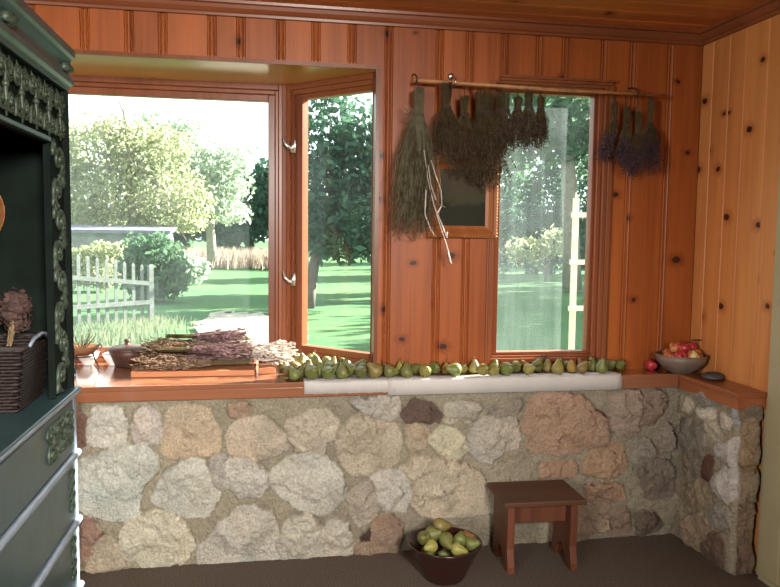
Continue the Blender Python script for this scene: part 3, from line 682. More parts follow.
def leaf_mesh(name, blobs, count, size, mat, parent, seed, origin, shell=.45):
    g = np.random.default_rng(seed); wts = np.array([b[3] * b[4] * b[5] for b in blobs]) ** .8; wts /= wts.sum()
    bi = g.choice(len(blobs), count, p=wts); B = np.array(blobs)[bi]
    d = g.normal(size=(count, 3)); d /= np.linalg.norm(d, axis=1)[:, None]; r = (shell + (1 - shell) * g.random(count)) ** .7 * (1 + .18 * g.normal(size=count))
    c = B[:, :3] + d * B[:, 3:6] * r[:, None] - np.array(origin)
    a = g.normal(size=(count, 3)); a /= np.linalg.norm(a, axis=1)[:, None]; b = np.cross(a, g.normal(size=(count, 3))); b /= np.linalg.norm(b, axis=1)[:, None]
    s = size * (.6 + .8 * g.random(count))[:, None]
    v = np.stack([c - a * s, c + b * s * .5, c + a * s, c - b * s * .5], 1).reshape(-1, 3)
    me = bpy.data.meshes.new(name); me.vertices.add(len(v)); me.vertices.foreach_set('co', v.astype(np.float32).ravel())
    me.loops.add(count * 4); me.loops.foreach_set('vertex_index', np.arange(count * 4, dtype=np.int32)); me.polygons.add(count)
    me.polygons.foreach_set('loop_start', np.arange(0, count * 4, 4, dtype=np.int32)); me.polygons.foreach_set('loop_total', np.full(count, 4, dtype=np.int32)); me.update(calc_edges=True)
    me.materials.append(mat); o = bpy.data.objects.new(name, me); COL.objects.link(o); o.parent = parent; return o
def tree(label, base, blobs, count, size, leaf, bark, trunk, seed, cat='tree', branches=True, group=None, name='tree', extra=()):
    """blobs: world ellipsoids (x, y, z, rx, ry, rz); trunk: list of (x, y, z, r) world points"""
    t = thing(name, label, cat, tuple(base), (0, 0, 0), group); bs = Vector(base)
    if trunk:
        mb = MB(); mb.tube([Vector(p[:3]) - bs for p in trunk], [p[3] for p in trunk], 9)
        if branches:
            tp = trunk[-1]; md = trunk[max(0, len(trunk) - 2)]
            for k, b in enumerate(blobs):
                e = Vector(b[:3]) - bs; s = Vector((tp if k % 2 else md)[:3]) - bs; mb.tube([s, s.lerp(e, .5) + Vector((0, 0, .12 * b[5])), e, e + (e - s) * .25], [tp[3] * .55, tp[3] * .4, tp[3] * .25, tp[3] * .1], 5)
        for br in extra: mb.tube([Vector(p[:3]) - bs for p in br], [p[3] for p in br], 6)
        mb.build('trunk', bark, t, smooth=True)
    leaf_mesh('foliage', blobs, count, size, leaf, t, seed, base); return t
def blob(u, v, du, dv, dep, flat=1.0):
    c = PW(u, v, dep); k = dep / FPX; return (c[0], c[1], c[2], du * k, du * k * flat, dv * k)
def tp(u, v, dep, r): c = PW(u, v, dep); return (c[0], c[1], c[2], r)
# the tree standing on the lawn in the side window
d = 17.8
tree('dark green tree with a leaning trunk alone on the lawn in the bay side window', P(308, 309, 'z', GZ), [blob(330, 130, 34, 45, d), blob(368, 150, 34, 40, d), blob(400, 160, 40, 60, d), blob(325, 190, 34, 42, d), blob(356, 215, 38, 40, d), blob(390, 225, 36, 38, d), blob(318, 225, 22, 30, d), blob(345, 245, 34, 18, d), blob(345, 170, 40, 40, d)],
     5200, .12, M['lf_dark'], M['bark'], [tp(308, 309, d, .17), tp(310, 290, d, .15), tp(314, 265, d, .13), tp(321, 240, d, .12), tp(330, 205, d, .1), tp(338, 170, d, .08)], 1, extra=[[tp(322, 236, d, .06), tp(316, 200, d, .05), tp(312, 150, d, .03)], [tp(330, 210, d, .05), tp(350, 190, d, .04), tp(380, 172, d, .02)]])
# pale sunlit trees in the front window
d = 30
tree('pale yellow-green sparse tree with a forked trunk behind the picket fence', P(135, 268, 'z', GZ), [blob(90, 150, 38, 34, d), blob(120, 195, 45, 30, d), blob(80, 195, 36, 32, d), blob(160, 190, 42, 32, d), blob(190, 205, 28, 22, d), blob(135, 150, 34, 30, d), blob(50, 170, 40, 45, d), blob(165, 150, 30, 26, d), blob(112, 130, 20, 16, d), blob(70, 225, 40, 14, d), blob(120, 225, 40, 12, d), blob(175, 222, 34, 12, d)],
     15000, .105, M['lf_pale'], M['bark_pale'], [tp(135, 270, d, .28), tp(134, 220, d, .24), tp(131, 172, d, .2), tp(130, 150, d, .15)], 2, extra=[[tp(131, 168, d, .13), tp(127, 130, d, .1), tp(124, 112, d, .07), tp(119, 102, d, .04)], [tp(131, 155, d, .11), tp(138, 130, d, .07), tp(142, 104, d, .04)], [tp(132, 155, d, .1), tp(145, 145, d, .08), tp(162, 138, d, .04)], [tp(130, 160, d, .09), tp(112, 150, d, .07), tp(106, 143, d, .04)], [tp(133, 195, d, .1), tp(155, 182, d, .08), tp(168, 172, d, .05)]])
d = 36
tree('bright silvery drooping tree in the middle of the front window', P(212, 262, 'z', GZ), [blob(205, 165, 36, 24, d), blob(225, 185, 26, 20, d), blob(185, 150, 26, 18, d), blob(232, 160, 22, 20, d), blob(205, 200, 34, 22, d), blob(228, 190, 14, 14, d), blob(165, 140, 26, 18, d), blob(180, 175, 30, 22, d), blob(175, 205, 34, 20, d), blob(225, 212, 26, 14, d), blob(150, 125, 20, 16, d), blob(190, 128, 20, 12, d)], 10500, .125, M['lf_white'], M['bark_pale'], [tp(212, 262, d, .25), tp(210, 220, d, .2), tp(207, 190, d, .15)], 3)
d = 46
for u, bl, lab, sd in ((250, [blob(258, 205, 28, 34, d), blob(272, 192, 26, 32, d), blob(242, 225, 28, 24, d), blob(285, 200, 30, 44, d), blob(226, 236, 22, 14, d)], 'dark bushy tree at the right edge of the front window', 4), (215, [blob(205, 222, 26, 16, d), blob(180, 225, 24, 15, d), blob(225, 232, 20, 12, d)], 'low dark bush tree behind the pale grass band', 5)):
    tree(lab, P(u, 262, 'z', GZ), bl, 5000, .22, M['lf_dark'], M['bark'], [tp(u, 264, d, .3), tp(u, 230, d, .25)], sd)
# far tree line
g = 'far trees along the edge of the garden'
for k, (u, top, wd, lf) in enumerate(((30, 150, 60, 'lf_mid'), (75, 200, 40, 'lf_mid'), (120, 205, 40, 'lf_dark'), (165, 205, 36, 'lf_mid'), (310, 195, 40, 'lf_mid'), (350, 190, 42, 'lf_mid'), (395, 170, 44, 'lf_dark'))):
    d = 58 + 9 * (k % 2); lab = ('far hazy tree behind the cabinet edge', 'far tree left of the forked trunk', 'far dark tree straight behind the forked trunk', 'far tree right of the forked trunk', 'far tree seen past the leaning trunk', 'far tree in the middle of the side window', 'far tree at the right of the side window')[k]
    tree(lab, PW(u, 258, d), [blob(u, (top + 258) / 2, wd * .6, (258 - top) / 2, d, .5), blob(u - wd * .35, 238, wd * .4, 20, d, .5), blob(u + wd * .35, 240, wd * .4, 18, d, .5)], 2600, .32, M[lf], M['bark'], [tp(u, 260, d, .3), tp(u, (top + 258) / 2, d, .2)], 20 + k, group=g)
# right window: shaded wood edge with a big trunk
d = 24
tree('big trunk tree with spreading branches in the right window', P(572, 288, 'z', GZ), [blob(545, 120, 40, 30, d), blob(585, 115, 36, 26, d), blob(515, 140, 34, 34, d), blob(600, 150, 26, 30, d), blob(560, 150, 30, 16, d), blob(540, 95, 50, 24, d)], 3600, .15, M['lf_mid'], M['bark_pale'],
     [tp(572, 290, d, .32), tp(571, 240, d, .27), tp(569, 190, d, .25), tp(567, 150, d, .22), tp(560, 125, d, .18)], 40, extra=[[tp(567, 150, d, .13), tp(552, 138, d, .1), tp(530, 132, d, .05)], [tp(568, 152, d, .12), tp(582, 130, d, .09), tp(590, 105, d, .05)]])
d = 31
tree('leafy sapling with a thin bent stem at the lawn edge in the right window', P(544, 287, 'z', GZ), [blob(530, 250, 26, 14, d), blob(556, 242, 20, 14, d)], 700, .13, M['lf_pale'], M['bark'], [tp(544, 287, d, .06), tp(548, 262, d, .05), tp(551, 240, d, .04)], 41)
d0 = 36; g = 'shaded trees along the wood edge in the right window'
for k, (u, top, wd, lf) in enumerate(((490, 130, 50, 'lf_dark'), (520, 170, 40, 'lf_mid'), (548, 160, 40, 'lf_dark'), (580, 150, 44, 'lf_mid'), (612, 130, 44, 'lf_dark'), (640, 140, 50, 'lf_dark'))):
    d = d0 + 7 * (k % 2); lab = ('left', 'second', 'third', 'fourth', 'fifth', 'right')[k] + ' of the shaded trees at the wood edge in the right window'
    tree(lab, PW(u, 282, d), [blob(u, (top + 275) / 2 - 10, wd * .62, (278 - top) / 2, d, .5), blob(u - wd * .3, 245, wd * .4, 34, d, .5), blob(u + wd * .3, 240, wd * .4, 34, d, .5)], 2800, .17, M[lf], M['bark'], [tp(u, 284, d, .25), tp(u, (top + 278) / 2, d, .15)], 50 + k, group=g)
# unseen trees added beyond the right of the view to shade the lawn
for k, (x, y, h, r) in enumerate(((10, 9.5, 6.5, 2.8), (15, 15.5, 8, 3.4), (20, 22, 10, 4.2), (23, 13.5, 9, 3.6), (28, 31, 12, 5), (12.5, 11.8, 5.5, 1.6))):
    lab = ('nearest', 'second', 'third', 'fourth', 'farthest', 'smallest')[k] + ' unseen shade tree added outside, right of the right window'
    tree(lab, (x, y, GZ), [(x, y, h * .62, r, r, h * .36), (x + r * .4, y - r * .3, h * .5, r * .7, r * .7, h * .3), (x - r * .5, y + r * .3, h * .5, r * .7, r * .7, h * .28)], 2600, .34, M['lf_mid'], M['bark'], [(x, y, GZ - .1, .3), (x, y, h * .5, .2)], 70 + k, group='unseen shade trees added right of the view')
for k, (u, d, top, wd) in enumerate(((440, 24, 130, 36), (445, 33, 140, 40), (438, 47, 150, 40))):  # unseen trees added behind the wall to shade the lawn
    tree(('nearest', 'second', 'farthest')[k] + ' unseen tree behind the wall between the two windows, added to shade the lawn', PW(u, 270 - k * 5, d), [blob(u, 190, wd, 262 / 2 - top / 2, d), blob(u - wd * .4, 225, wd * .6, 26, d), blob(u + wd * .4, 215, wd * .6, 30, d)], 3000, .2, M['lf_mid'], M['bark'], [tp(u, 280, d, .2), tp(u, 200, d, .15)], 100 + k, group='unseen trees behind the wall between the windows')
# bushes
d = 26
tree('rounded grey-green shrub at the right of the fence', P(188, 284, 'z', GZ), [blob(188, 270, 18, 13, d), blob(180, 262, 12, 10, d), blob(198, 268, 10, 10, d)], 1500, .1, M['lf_white'], None, None, 90, 'shrub', name='shrub')
d = 19
tree('large hazy blue-green shrub behind the end of the picket fence', P(150, 300, 'z', GZ), [blob(158, 258, 24, 24, d), blob(140, 262, 22, 24, d), blob(172, 275, 18, 20, d), blob(150, 285, 26, 16, d)], 2600, .1, M['lf_mid'], None, None, 91, 'shrub', name='shrub')
d = 22
tree('shrub with climbing leaves before the grey shed', P(95, 290, 'z', GZ), [blob(80, 262, 16, 16, d), blob(108, 252, 20, 10, d), blob(100, 275, 26, 14, d)], 1600, .1, M['lf_pale'], None, None, 92, 'shrub', name='shrub')
# grey shed with a flat roof behind the fence
M['shed'] = plain('grey_lavender_boards', srgb(112, 112, 128), .85, .15, 3); M['shedwall'] = plain('whitewashed_wall', srgb(150, 146, 150), .85, .3, 2)
a = PW(60, 240, 27); b = PW(168, 240, 27); sh = thing('garden_shed', 'low grey-roofed white shed behind the picket fence', 'shed', ((a[0] + b[0]) / 2, (a[1] + b[1]) / 2 + 1, GZ))
hw_ = abs(b[0] - a[0]) / 2; zr = float(PW(100, 233, 27)[2]) - GZ
mb = MB(); mb.box((-hw_ * .95, -1, -.3), (hw_ * .95, 1.4, zr)); mb.build('shed_wall', M['shedwall'], sh)
mb = MB(); mb.prism([(-1.4, zr), (-1.4, zr + .12), (1.6, zr + .34), (1.6, zr + .2)], -hw_ * 1.05, hw_ * 1.05, 'x'); mb.build('shed_roof', M['shed'], sh)
mb = MB(); mb.box((hw_ * .1, -1.03, 0), (hw_ * .45, -1.0, zr * .85)); mb.build('shed_door', M['shed'], sh)
# picket fence
M['picket'] = plain('weathered_pickets', srgb(98, 104, 98), .85, .2, 14)
fa = P(151, 325, 'z', GZ); fbp = np.array([fa[0] - 2.6, fa[1] - 1.0, GZ]); fbp = P(40, 334, 'z', GZ)
fn = thing('picket_fence', 'weathered picket fence by the flower bed in the front window', 'fence', tuple(fa)); n = 13
dv = Vector(fbp) - Vector(fa); L = dv.length; dn = dv.normalized(); nn = Vector((-dn.y, dn.x, 0))
hgt = lambda u, v, w: 0
for k in range(n):
    c = dn * (L * k / (n - 1)); w_ = .03 if k else .045; th = .012 if k else .05; top = 1.10 + .028 * k + (.02 if k == 0 else 0)
    q = [c - dn * w_ - nn * th, c + dn * w_ - nn * th, c + dn * w_ + nn * th, c - dn * w_ + nn * th]
    mb = MB(); mb.add([(p.x, p.y, -.1) for p in q] + [(p.x, p.y, top) for p in q] + [(c.x, c.y, top + .05)], [(0, 3, 2, 1), (0, 1, 5, 4), (1, 2, 6, 5), (2, 3, 7, 6), (3, 0, 4, 7), (4, 5, 8), (5, 6, 8), (6, 7, 8), (7, 4, 8)]); mb.build('picket' if k else 'post', M['picket'], fn)
for z0, z1 in ((.80, 1.02), (.45, .42)):
    mb = MB(); s = nn * .02; p0, p1 = Vector((0, 0, z0)), Vector((dv.x, dv.y, z1)); w_ = Vector((0, 0, .04)); o3 = nn * .03
    q = [p0 + s, p0 + s + o3, p1 + s + o3, p1 + s]; mb.add([p - w_ for p in q] + [p + w_ for p in q], [(0, 3, 2, 1), (4, 5, 6, 7), (0, 1, 5, 4), (1, 2, 6, 5), (2, 3, 7, 6), (3, 0, 4, 7)]); mb.build('rail', M['picket'], fn)
# tall grasses
def grass(name, pts_fn, n, h, mat, seed, label):
    g = np.random.default_rng(seed); vs = []; fs = []
    for i in range(n):
        x, y, z = pts_fn(g); a = g.uniform(0, 2 * PI); hh = h * g.uniform(.5, 1.1); lx, ly = g.normal(0, .25 * hh), g.normal(0, .25 * hh); w_ = .012 * (hh + .3) * 1.6; b = len(vs)
        vs += [(x - math.cos(a) * w_, y - math.sin(a) * w_, z), (x + math.cos(a) * w_, y + math.sin(a) * w_, z), (x + lx * .4 + math.cos(a) * w_ * .7, y + ly * .4 + math.sin(a) * w_ * .7, z + hh * .6), (x + lx * .4 - math.cos(a) * w_ * .7, y + ly * .4 - math.sin(a) * w_ * .7, z + hh * .6), (x + lx, y + ly, z + hh)]
        fs += [(b, b + 1, b + 2, b + 3), (b + 3, b + 2, b + 4)]
    mb = MB(); mb.add(vs, fs); o = mb.build(name, mat); tag(o, label, 'grass', None, 'stuff')
M['straw'] = leafy('pale_straw_grass', (0.26, 0.2, 0.16, 1), (0.40, 0.33, 0.27, 1), .45); M['bedgreen'] = leafy('flower_bed_greens', (0.07, 0.14, 0.09, 1), (0.24, 0.25, 0.14, 1), .45)
p0, p1 = PW(185, 258, 38), PW(300, 262, 38)
grass('tall_grass', lambda g: (p0[0] + (p1[0] - p0[0]) * (t := g.random()) + g.normal(0, .3), p0[1] + (p1[1] - p0[1]) * t + g.normal(0, 1.0), GZ + .05), 2600, 1.0, M['straw'], 5, 'band of pale tall grass along the far lawn edge')
q0, q1 = P(62, 342, 'z', GZ), P(165, 332, 'z', GZ)
grass('flower_bed_grass', lambda g: (q0[0] + (q1[0] - q0[0]) * (t := g.random()) + g.normal(0, .25), q0[1] + (q1[1] - q0[1]) * t + g.uniform(-1.2, 1.6), GZ), 2000, .22, M['bedgreen'], 6, 'pale flower bed plants around the picket fence')
# added posts and rungs standing in for a pale reflection in the right pane
M['reflection_bars'] = plain('pale_reflection_bars', srgb(226, 218, 196), .8, .15, 10)
t0 = P(571, 330, 'y', 2.3); tr = thing('reflection_bars', 'added pale bars outside the right window standing in for a reflection', 'reflection_bars', (float(t0[0]), 2.3, GZ))
ws = 2.3
xa, xb = float(P(573, 300, 'y', 2.3)[0]), float(P(589, 300, 'y', 2.3)[0]); zt_ = float(P(573, 198, 'y', 2.3)[2])
for xx in (xa, xb):
    mb = MB(); mb.box((xx - t0[0] - .02, -.02, -.1), (xx - t0[0] + .02, .02, zt_ - GZ)); mb.build('post', M['reflection_bars'], tr)
for v in (215, 262, 308):
    z = float(P(580, v, 'y', 2.3)[2]) - GZ; mb = MB(); mb.box((xa - t0[0] - .05, -.035, z - .02), (xb - t0[0] + .05, -.02, z + .02)); mb.build('reflection_rung', M['reflection_bars'], tr)

# ------------------------------------------------------------------ green cabinet on the left
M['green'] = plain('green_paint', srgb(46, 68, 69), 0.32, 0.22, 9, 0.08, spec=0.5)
M['green_shaded'] = plain('green_paint_shaded', srgb(17, 24, 20), 0.85, 0.25, 7, 0.05, spec=0.08)  # same green darkened, the niche and recess shade put into the colour
M['green_edge'] = plain('blue_grey_edge_paint', srgb(112, 122, 134), 0.3, 0.15, 12, 0.04, spec=0.5)
M['carve'] = plain('carved_green_paint', srgb(52, 63, 50), 0.45, 0.35, 60, 0.15)
CF, CY0, CY1 = -2.71, -0.70, -1.86      # front plane x, far end y, near end y
CB = -3.22
CZ, CT = 0.908, 2.018                    # shelf height, top
cab = thing('cabinet', 'tall green painted hutch cabinet with carved scrollwork at the left edge', 'cabinet', (CF, (CY0 + CY1) / 2, 0))
cx, cyy = cab.location.x, cab.location.y
def cb(mb, a, b, tone=0.0): mb.box((a[0] - cx, a[1] - cyy, a[2]), (b[0] - cx, b[1] - cyy, b[2]), tone)
mb = MB(); cb(mb, (CB, CY1, 0.0), (CF - 0.02, CY0, CZ - 0.02)); mb.build('base_cabinet', M['green'], cab, bevel=0.004)
mb = MB()
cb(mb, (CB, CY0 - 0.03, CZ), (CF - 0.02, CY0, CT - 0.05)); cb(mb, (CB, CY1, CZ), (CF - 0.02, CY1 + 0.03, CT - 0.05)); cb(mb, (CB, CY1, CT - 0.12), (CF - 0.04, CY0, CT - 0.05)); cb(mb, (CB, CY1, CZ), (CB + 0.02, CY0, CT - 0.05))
mb.build('hutch_carcass', M['green_shaded'], cab)
mb = MB(); cb(mb, (CB, CY1 - 0.012, CZ - 0.022), (CF + 0.018, CY0 + 0.012, CZ)); cb(mb, (CB, CY1 - 0.004, CZ - 0.034), (CF + 0.006, CY0 + 0.004, CZ - 0.022)); mb.build('shelf_board', M['green'], cab, bevel=0.006)
mb = MB(); mb.tube([(0.012, CY1 - cyy - 0.006, CZ - 0.012), (0.012, CY0 - cyy + 0.006, CZ - 0.012)], 0.0085, 8); mb.build('shelf_bead', M['green_edge'], cab, smooth=True, angle=50)
mb = MB(); cb(mb, (CF - 0.03, CY0 - 0.032, 0.02), (CF + 0.003, CY0 + 0.001, CZ - 0.034)); mb.build('sun_strip', M['green_edge'], cab, bevel=0.004)  # added pale strip, the sunbeam on the corner put into its colour
# drawers with a half-round rail above each
zs_ = [CZ - 0.036, 0.676, 0.444, 0.21, 0.06]
def spiral(mb, y, z, r, turns, a0, x, hand=1, rad=0.0045, n=22):
    pts = []
    for i in range(n):
        t = i / (n - 1); rr_ = r * (1 - 0.82 * t); a = a0 + hand * turns * 2 * PI * t
        pts.append((x, y + rr_ * math.cos(a), z + rr_ * math.sin(a)))
    mb.tube(pts, [rad * (1 - 0.3 * i / n) for i in range(n)], 5); e = pts[-1]; mb.ball(e, rad * 1.7, 6, 4)
def leaf_lobe(mb, y, z, dy, dz, x, wv):
    L = math.hypot(dy, dz); ny, nz = -dz / L, dy / L
    pts = []
    mb.tube([(x, y + dy * t, z + dz * t) for t in (0, .3, .7, 1)], [wv * .4, wv, wv * .8, wv * .1], 6)
def plaque(y0, y1, z0, z1, x, n_y, n_z):
    mb = MB(); hy, hz = (y1 - y0) / n_y, (z1 - z0) / n_z
    for i in range(n_y):
        for j in range(n_z):
            yc, zc = y0 + hy * (i + .5), z0 + hz * (j + .5); r = min(hy, hz) * 0.27
            for sy in (-1, 1):
                for sz in (-1, 1):
                    spiral(mb, yc + sy * hy * .25, zc + sz * hz * .24, r, 1.25, PI / 2 * (1 - sz) + (0 if sy > 0 else PI), x, sy * sz, rad=r * 0.24)
            leaf_lobe(mb, yc, zc - hz * .42, 0, hz * .84, x, r * 0.32)
            leaf_lobe(mb, yc - hy * .4, zc, hy * .8, 0, x, r * 0.24)
    return mb
for i in range(4):
    zt, zb = zs_[i], zs_[i + 1]
    mb = MB(); cb(mb, (CF - 0.03, CY1 + 0.005, zb + 0.018), (CF, CY0 - 0.002, zt - 0.002)); d = mb.build('drawer', M['green'], cab, bevel=0.005)
    if i < 3 or True:
        rl = MB(); rl.tube([(0.003, CY1 - cyy - 0.006, zb + 0.005), (0.003, CY0 - cyy + 0.008, zb + 0.005)], 0.0125, 10); rl.build('rail', M['green_edge'], cab, smooth=True, angle=50)
    if i in (0, 2):
        yy = (-1.045, -0.80) if i == 0 else (-1.52, -1.29); hh = zt - zb
        pm = plaque(yy[0] - cyy, yy[1] - cyy, zb + 0.05, zt - 0.02, 0.002, 2, 1); pm.build('carved_plaque', M['carve'], d, smooth=True)
    pm = plaque(-0.80 - cyy, -0.74 - cyy, zb + 0.05, zt - 0.03, 0.002, 1, 2); pm.build('carved_strip', M['carve'], d, smooth=True)
# frieze and pilaster: backing board, raised edges, pierced scrolls
mb = MB(); cb(mb, (CF - 0.045, CY1, 1.70), (CF - 0.022, CY0, CT - 0.11)); mb.build('frieze_board', M['green_shaded'], cab)
fz0, fz1 = 1.712, 1.885
fr = MB(); n_ = 9; hy = (CY0 - CY1) / n_
for i in range(n_):
    yc = CY1 - cyy + hy * (i + .5); zc = (fz0 + fz1) / 2; x = -0.012
    for sy in (-1, 1):
        spiral(fr, yc + sy * hy * .24, zc + 0.035, 0.034, 1.45, PI if sy > 0 else 0, x, -sy, 0.0058)
        spiral(fr, yc + sy * hy * .24, zc - 0.038, 0.031, 1.45, PI if sy > 0 else 0, x, sy, 0.0058)
        leaf_lobe(fr, yc + sy * hy * .45, zc - 0.07, -sy * 0.02, 0.06, x, 0.006); leaf_lobe(fr, yc + sy * hy * .12, zc + 0.02, sy * .022, 0.06, x, 0.006)
    leaf_lobe(fr, yc, zc - 0.08, 0, 0.15, x, 0.007); fr.ball((x, yc, zc), 0.010, 8, 5)
fr.build('carved_frieze', M['carve'], cab, smooth=True)
ed = MB(); cb(ed, (CF - 0.024, CY1, fz0 - 0.014), (CF - 0.002, CY0 - 0.21, fz0)); cb(ed, (CF - 0.024, CY1, fz1), (CF, CY0, fz1 + 0.014)); ed.build('frieze_edging', M['green'], cab, bevel=0.003)
for (ya, yb) in ((CY0, CY0 - 0.20), (CY1 + 0.20, CY1)):
    mb = MB(); cb(mb, (CF - 0.030, yb, CZ), (CF - 0.018, ya, 1.71)); p = mb.build('pilaster', M['green_shaded'], cab)
    mb = MB(); cb(mb, (CF - 0.026, ya - 0.018, CZ), (CF, ya, fz1)); cb(mb, (CF - 0.02, yb, CZ), (CF - 0.010, yb + 0.008, 1.71)); mb.build('pilaster_edging', M['green_shaded'], p, bevel=0.003)
    sc = MB(); k = 0; z = CZ + 0.06
    yc = (ya + yb) / 2 - cyy
    while z < 1.68:
        h = 1 if k % 2 else -1
        spiral(sc, yc + h * 0.012, z, 0.052, 1.3, -PI / 2, -0.014, h, 0.009); leaf_lobe(sc, yc - h * 0.06, z + 0.01, h * 0.02, 0.055, -0.014, 0.011); leaf_lobe(sc, yc + h * 0.065, z - 0.05, -h * 0.02, 0.05, -0.014, 0.009)
        z += 0.098; k += 1
    sc.build('carved_scrolls', M['carve'], p, smooth=True)
# stepped cornice
mb = MB()
cprof = [(CB, 1.895), (CF + 0.002, 1.895), (CF + 0.002, 1.90), (CF + 0.014, 1.908), (CF + 0.015, 1.925), (CF + 0.004, 1.932), (CF - 0.004, 1.96), (CF + 0.006, 1.978), (CF + 0.010, 1.988), (CF + 0.020, 1.995), (CF + 0.022, 2.018), (CB, 2.018)]
mb.prism([(a - cx, b) for a, b in cprof], CY1 - cyy - 0.02, CY0 - cyy + 0.012, 'y'); mb.build('cornice', M['green'], cab, bevel=0.003)
for yk in (-0.745, -1.30):
    mb = MB(); mb.ball((0.002, yk - cyy, 1.952), (0.02, 0.03, 0.022), 10, 6); mb.tube([(0.01, yk - cyy - 0.045, 1.94), (0.018, yk - cyy, 1.948), (0.01, yk - cyy + 0.04, 1.962)], [0.004, 0.012, 0.004], 6)
    mb.build('cornice_boss', M['carve'], cab, smooth=True)

# basket with dried flowers in the cabinet
M['wicker'] = plain('dark_wicker', srgb(34, 23, 19), 0.6, 0.4, 90, 0.3)
bk = thing('basket', 'dark brown rectangular wicker basket standing in the cabinet niche', 'basket', (-2.93, -0.945, CZ))
mb = MB(); hw, hd, hb, ht = 0.17, 0.145, 0.0, 0.185
for k in range(19):
    z = 0.006 + k * 0.0098; sp = 0.86 + 0.14 * z / ht
    for (c0, c1) in (((-hw, -hd), (hw, -hd)), ((hw, -hd), (hw, hd)), ((hw, hd), (-hw, hd)), ((-hw, hd), (-hw, -hd))):
        n = 24; pts = []
        for i in range(n + 1):
            t = i / n; x = (c0[0] + (c1[0] - c0[0]) * t) * sp; y = (c0[1] + (c1[1] - c0[1]) * t) * sp
            o_ = 0.0035 * (1 if (i + k) % 2 else -1); dx, dy = c1[0] - c0[0], c1[1] - c0[1]; q = math.hypot(dx, dy)
            pts.append((x + dy / q * o_, y - dx / q * o_, z))
        mb.tube(pts, 0.0052, 5, False)
mb.build('woven_sides', M['wicker'], bk, smooth=True)
mb = MB(); mb.box((-hw * .86, -hd * .86, 0), (hw * .86, hd * .86, 0.008)); mb.build('bottom', M['wicker'], bk)
mb = MB(); q = [(-hw, -hd), (hw, -hd), (hw, hd), (-hw, hd), (-hw, -hd)]
mb.tube([(x, y, ht + 0.004) for x, y in q], 0.008, 7); mb.build('rim', M['wicker'], bk, smooth=True)
mb = MB(); mb.tube([(hw + 0.004, -0.085, ht), (hw + 0.012, -0.06, ht + 0.022), (hw + 0.014, 0, ht + 0.03), (hw + 0.012, 0.06, ht + 0.022), (hw + 0.004, 0.085, ht)], 0.006, 6); mb.build('handle', M['green_edge'], bk, smooth=True)
M['dryflower'] = plain('dried_pink_brown_petals', srgb(70, 50, 44), 0.85, 0.4, 40)
M['drystem'] = plain('dried_stalks', srgb(110, 92, 66), 0.85, 0.3, 40)
df = thing('dried_flowers', 'faded brown-pink dried hydrangea heads filling the wicker basket', 'flowers', (-2.93, -0.945, CZ + 0.14))
st_ = MB(); rnd = random.Random(3)
for i in range(9):
    x, y = rnd.uniform(-.10, .12), rnd.uniform(-.10, .10); z = rnd.uniform(0.10, 0.20)
    hm = MB()
    for j in range(70):
        d = Vector((rnd.gauss(0, 1), rnd.gauss(0, 1), rnd.gauss(0, 1))).normalized(); c = Vector((x, y, z)) + d * 0.042 * rnd.uniform(.85, 1.05)
        u_ = d.orthogonal().normalized(); v_ = d.cross(u_); s_ = rnd.uniform(.008, .012)
        hm.add([c + u_ * s_, c + v_ * s_ + d * .003, c - u_ * s_, c - v_ * s_ + d * .003], [(0, 1, 2, 3)])
    hm.ball((x, y, z), 0.034, 8, 5); hm.build('flower_head', M['dryflower'], df)
    st_.tube([(x * .4, y * .4, -0.12), (x * .8, y * .8, 0), (x, y, z)], 0.003, 4)
st_.build('stalks', M['drystem'], df)
# copper mould hanging at the back of the niche
M['copper'] = plain('old_copper', (0.32, 0.13, 0.05), 0.5, 0.3, 20, metal=0.7)
mb = MB(); mb.lathe([(0.001, 0.0), (0.07, 0.004), (0.115, 0.022), (0.125, 0.03), (0.12, 0.03), (0.068, 0.01), (0.001, 0.006)], 28)
o = mb.build('copper_plate', M['copper'], smooth=True); o.location = (-3.17, -1.10, CZ + 0.125); o.rotation_euler = (0, math.radians(78), 0)
_p = P(-16, 212, 'y', -0.74); o.location = (float(_p[0]), -0.7325, float(_p[2])); o.rotation_euler = (math.radians(90), 0, 0); o.scale = (.55, .75, .9)
tag(o, 'dim oval copper plate hung inside the cabinet niche above the basket', 'plate')

# ------------------------------------------------------------------ paper runners
pa, pb, pc = float(P(304, 383, 'y', -.15)[0]), float(P(388, 380, 'y', -.15)[0]), float(P(622, 372, 'y', -.15)[0])
def runner(name, x0, x1, drop, wob, label, lift=0.0006):
    nx = 36; prof = [(-0.006, ZL + lift), (-0.08, ZL + lift), (-0.149, ZL + lift), (-0.1525, ZL - 0.004), (-0.153, ZL - 0.012), (-0.1535, ZL - drop)]
    vs = []; fs = []; r = random.Random(int(x0 * 1000))
    for i in range(nx + 1):
        x = x0 + (x1 - x0) * i / nx; wv = wob * (math.sin(i * .9) + math.sin(i * 2.3 + 1)) * .5
        for j, (y, z) in enumerate(prof): vs.append((x, y - (abs(wv) * .6 if j == 5 else abs(wv) * .2 if j == 4 else 0) - lift, z + (wv * .5 if j == 5 else 0)))
    n = len(prof)
    for i in range(nx):
        for j in range(n - 1): fs.append((i * n + j, (i + 1) * n + j, (i + 1) * n + j + 1, i * n + j + 1))
    mb = MB(); mb.add(vs, fs); o = mb.build(name, M['paper'], smooth=True)
    s_ = o.modifiers.new('solid', 'SOLIDIFY'); s_.thickness = 0.0005
    return tag(o, label, 'paper', 'paper runners under the pears')
runner('paper_runner', pa, pb + 0.03, 0.052, 0.004, 'short wrinkled white paper runner under the pears by the bay window')
runner('paper_runner', pb, pc, 0.066, 0.001, 'long smooth white paper runner folded over the ledge below the right window', 0.002)

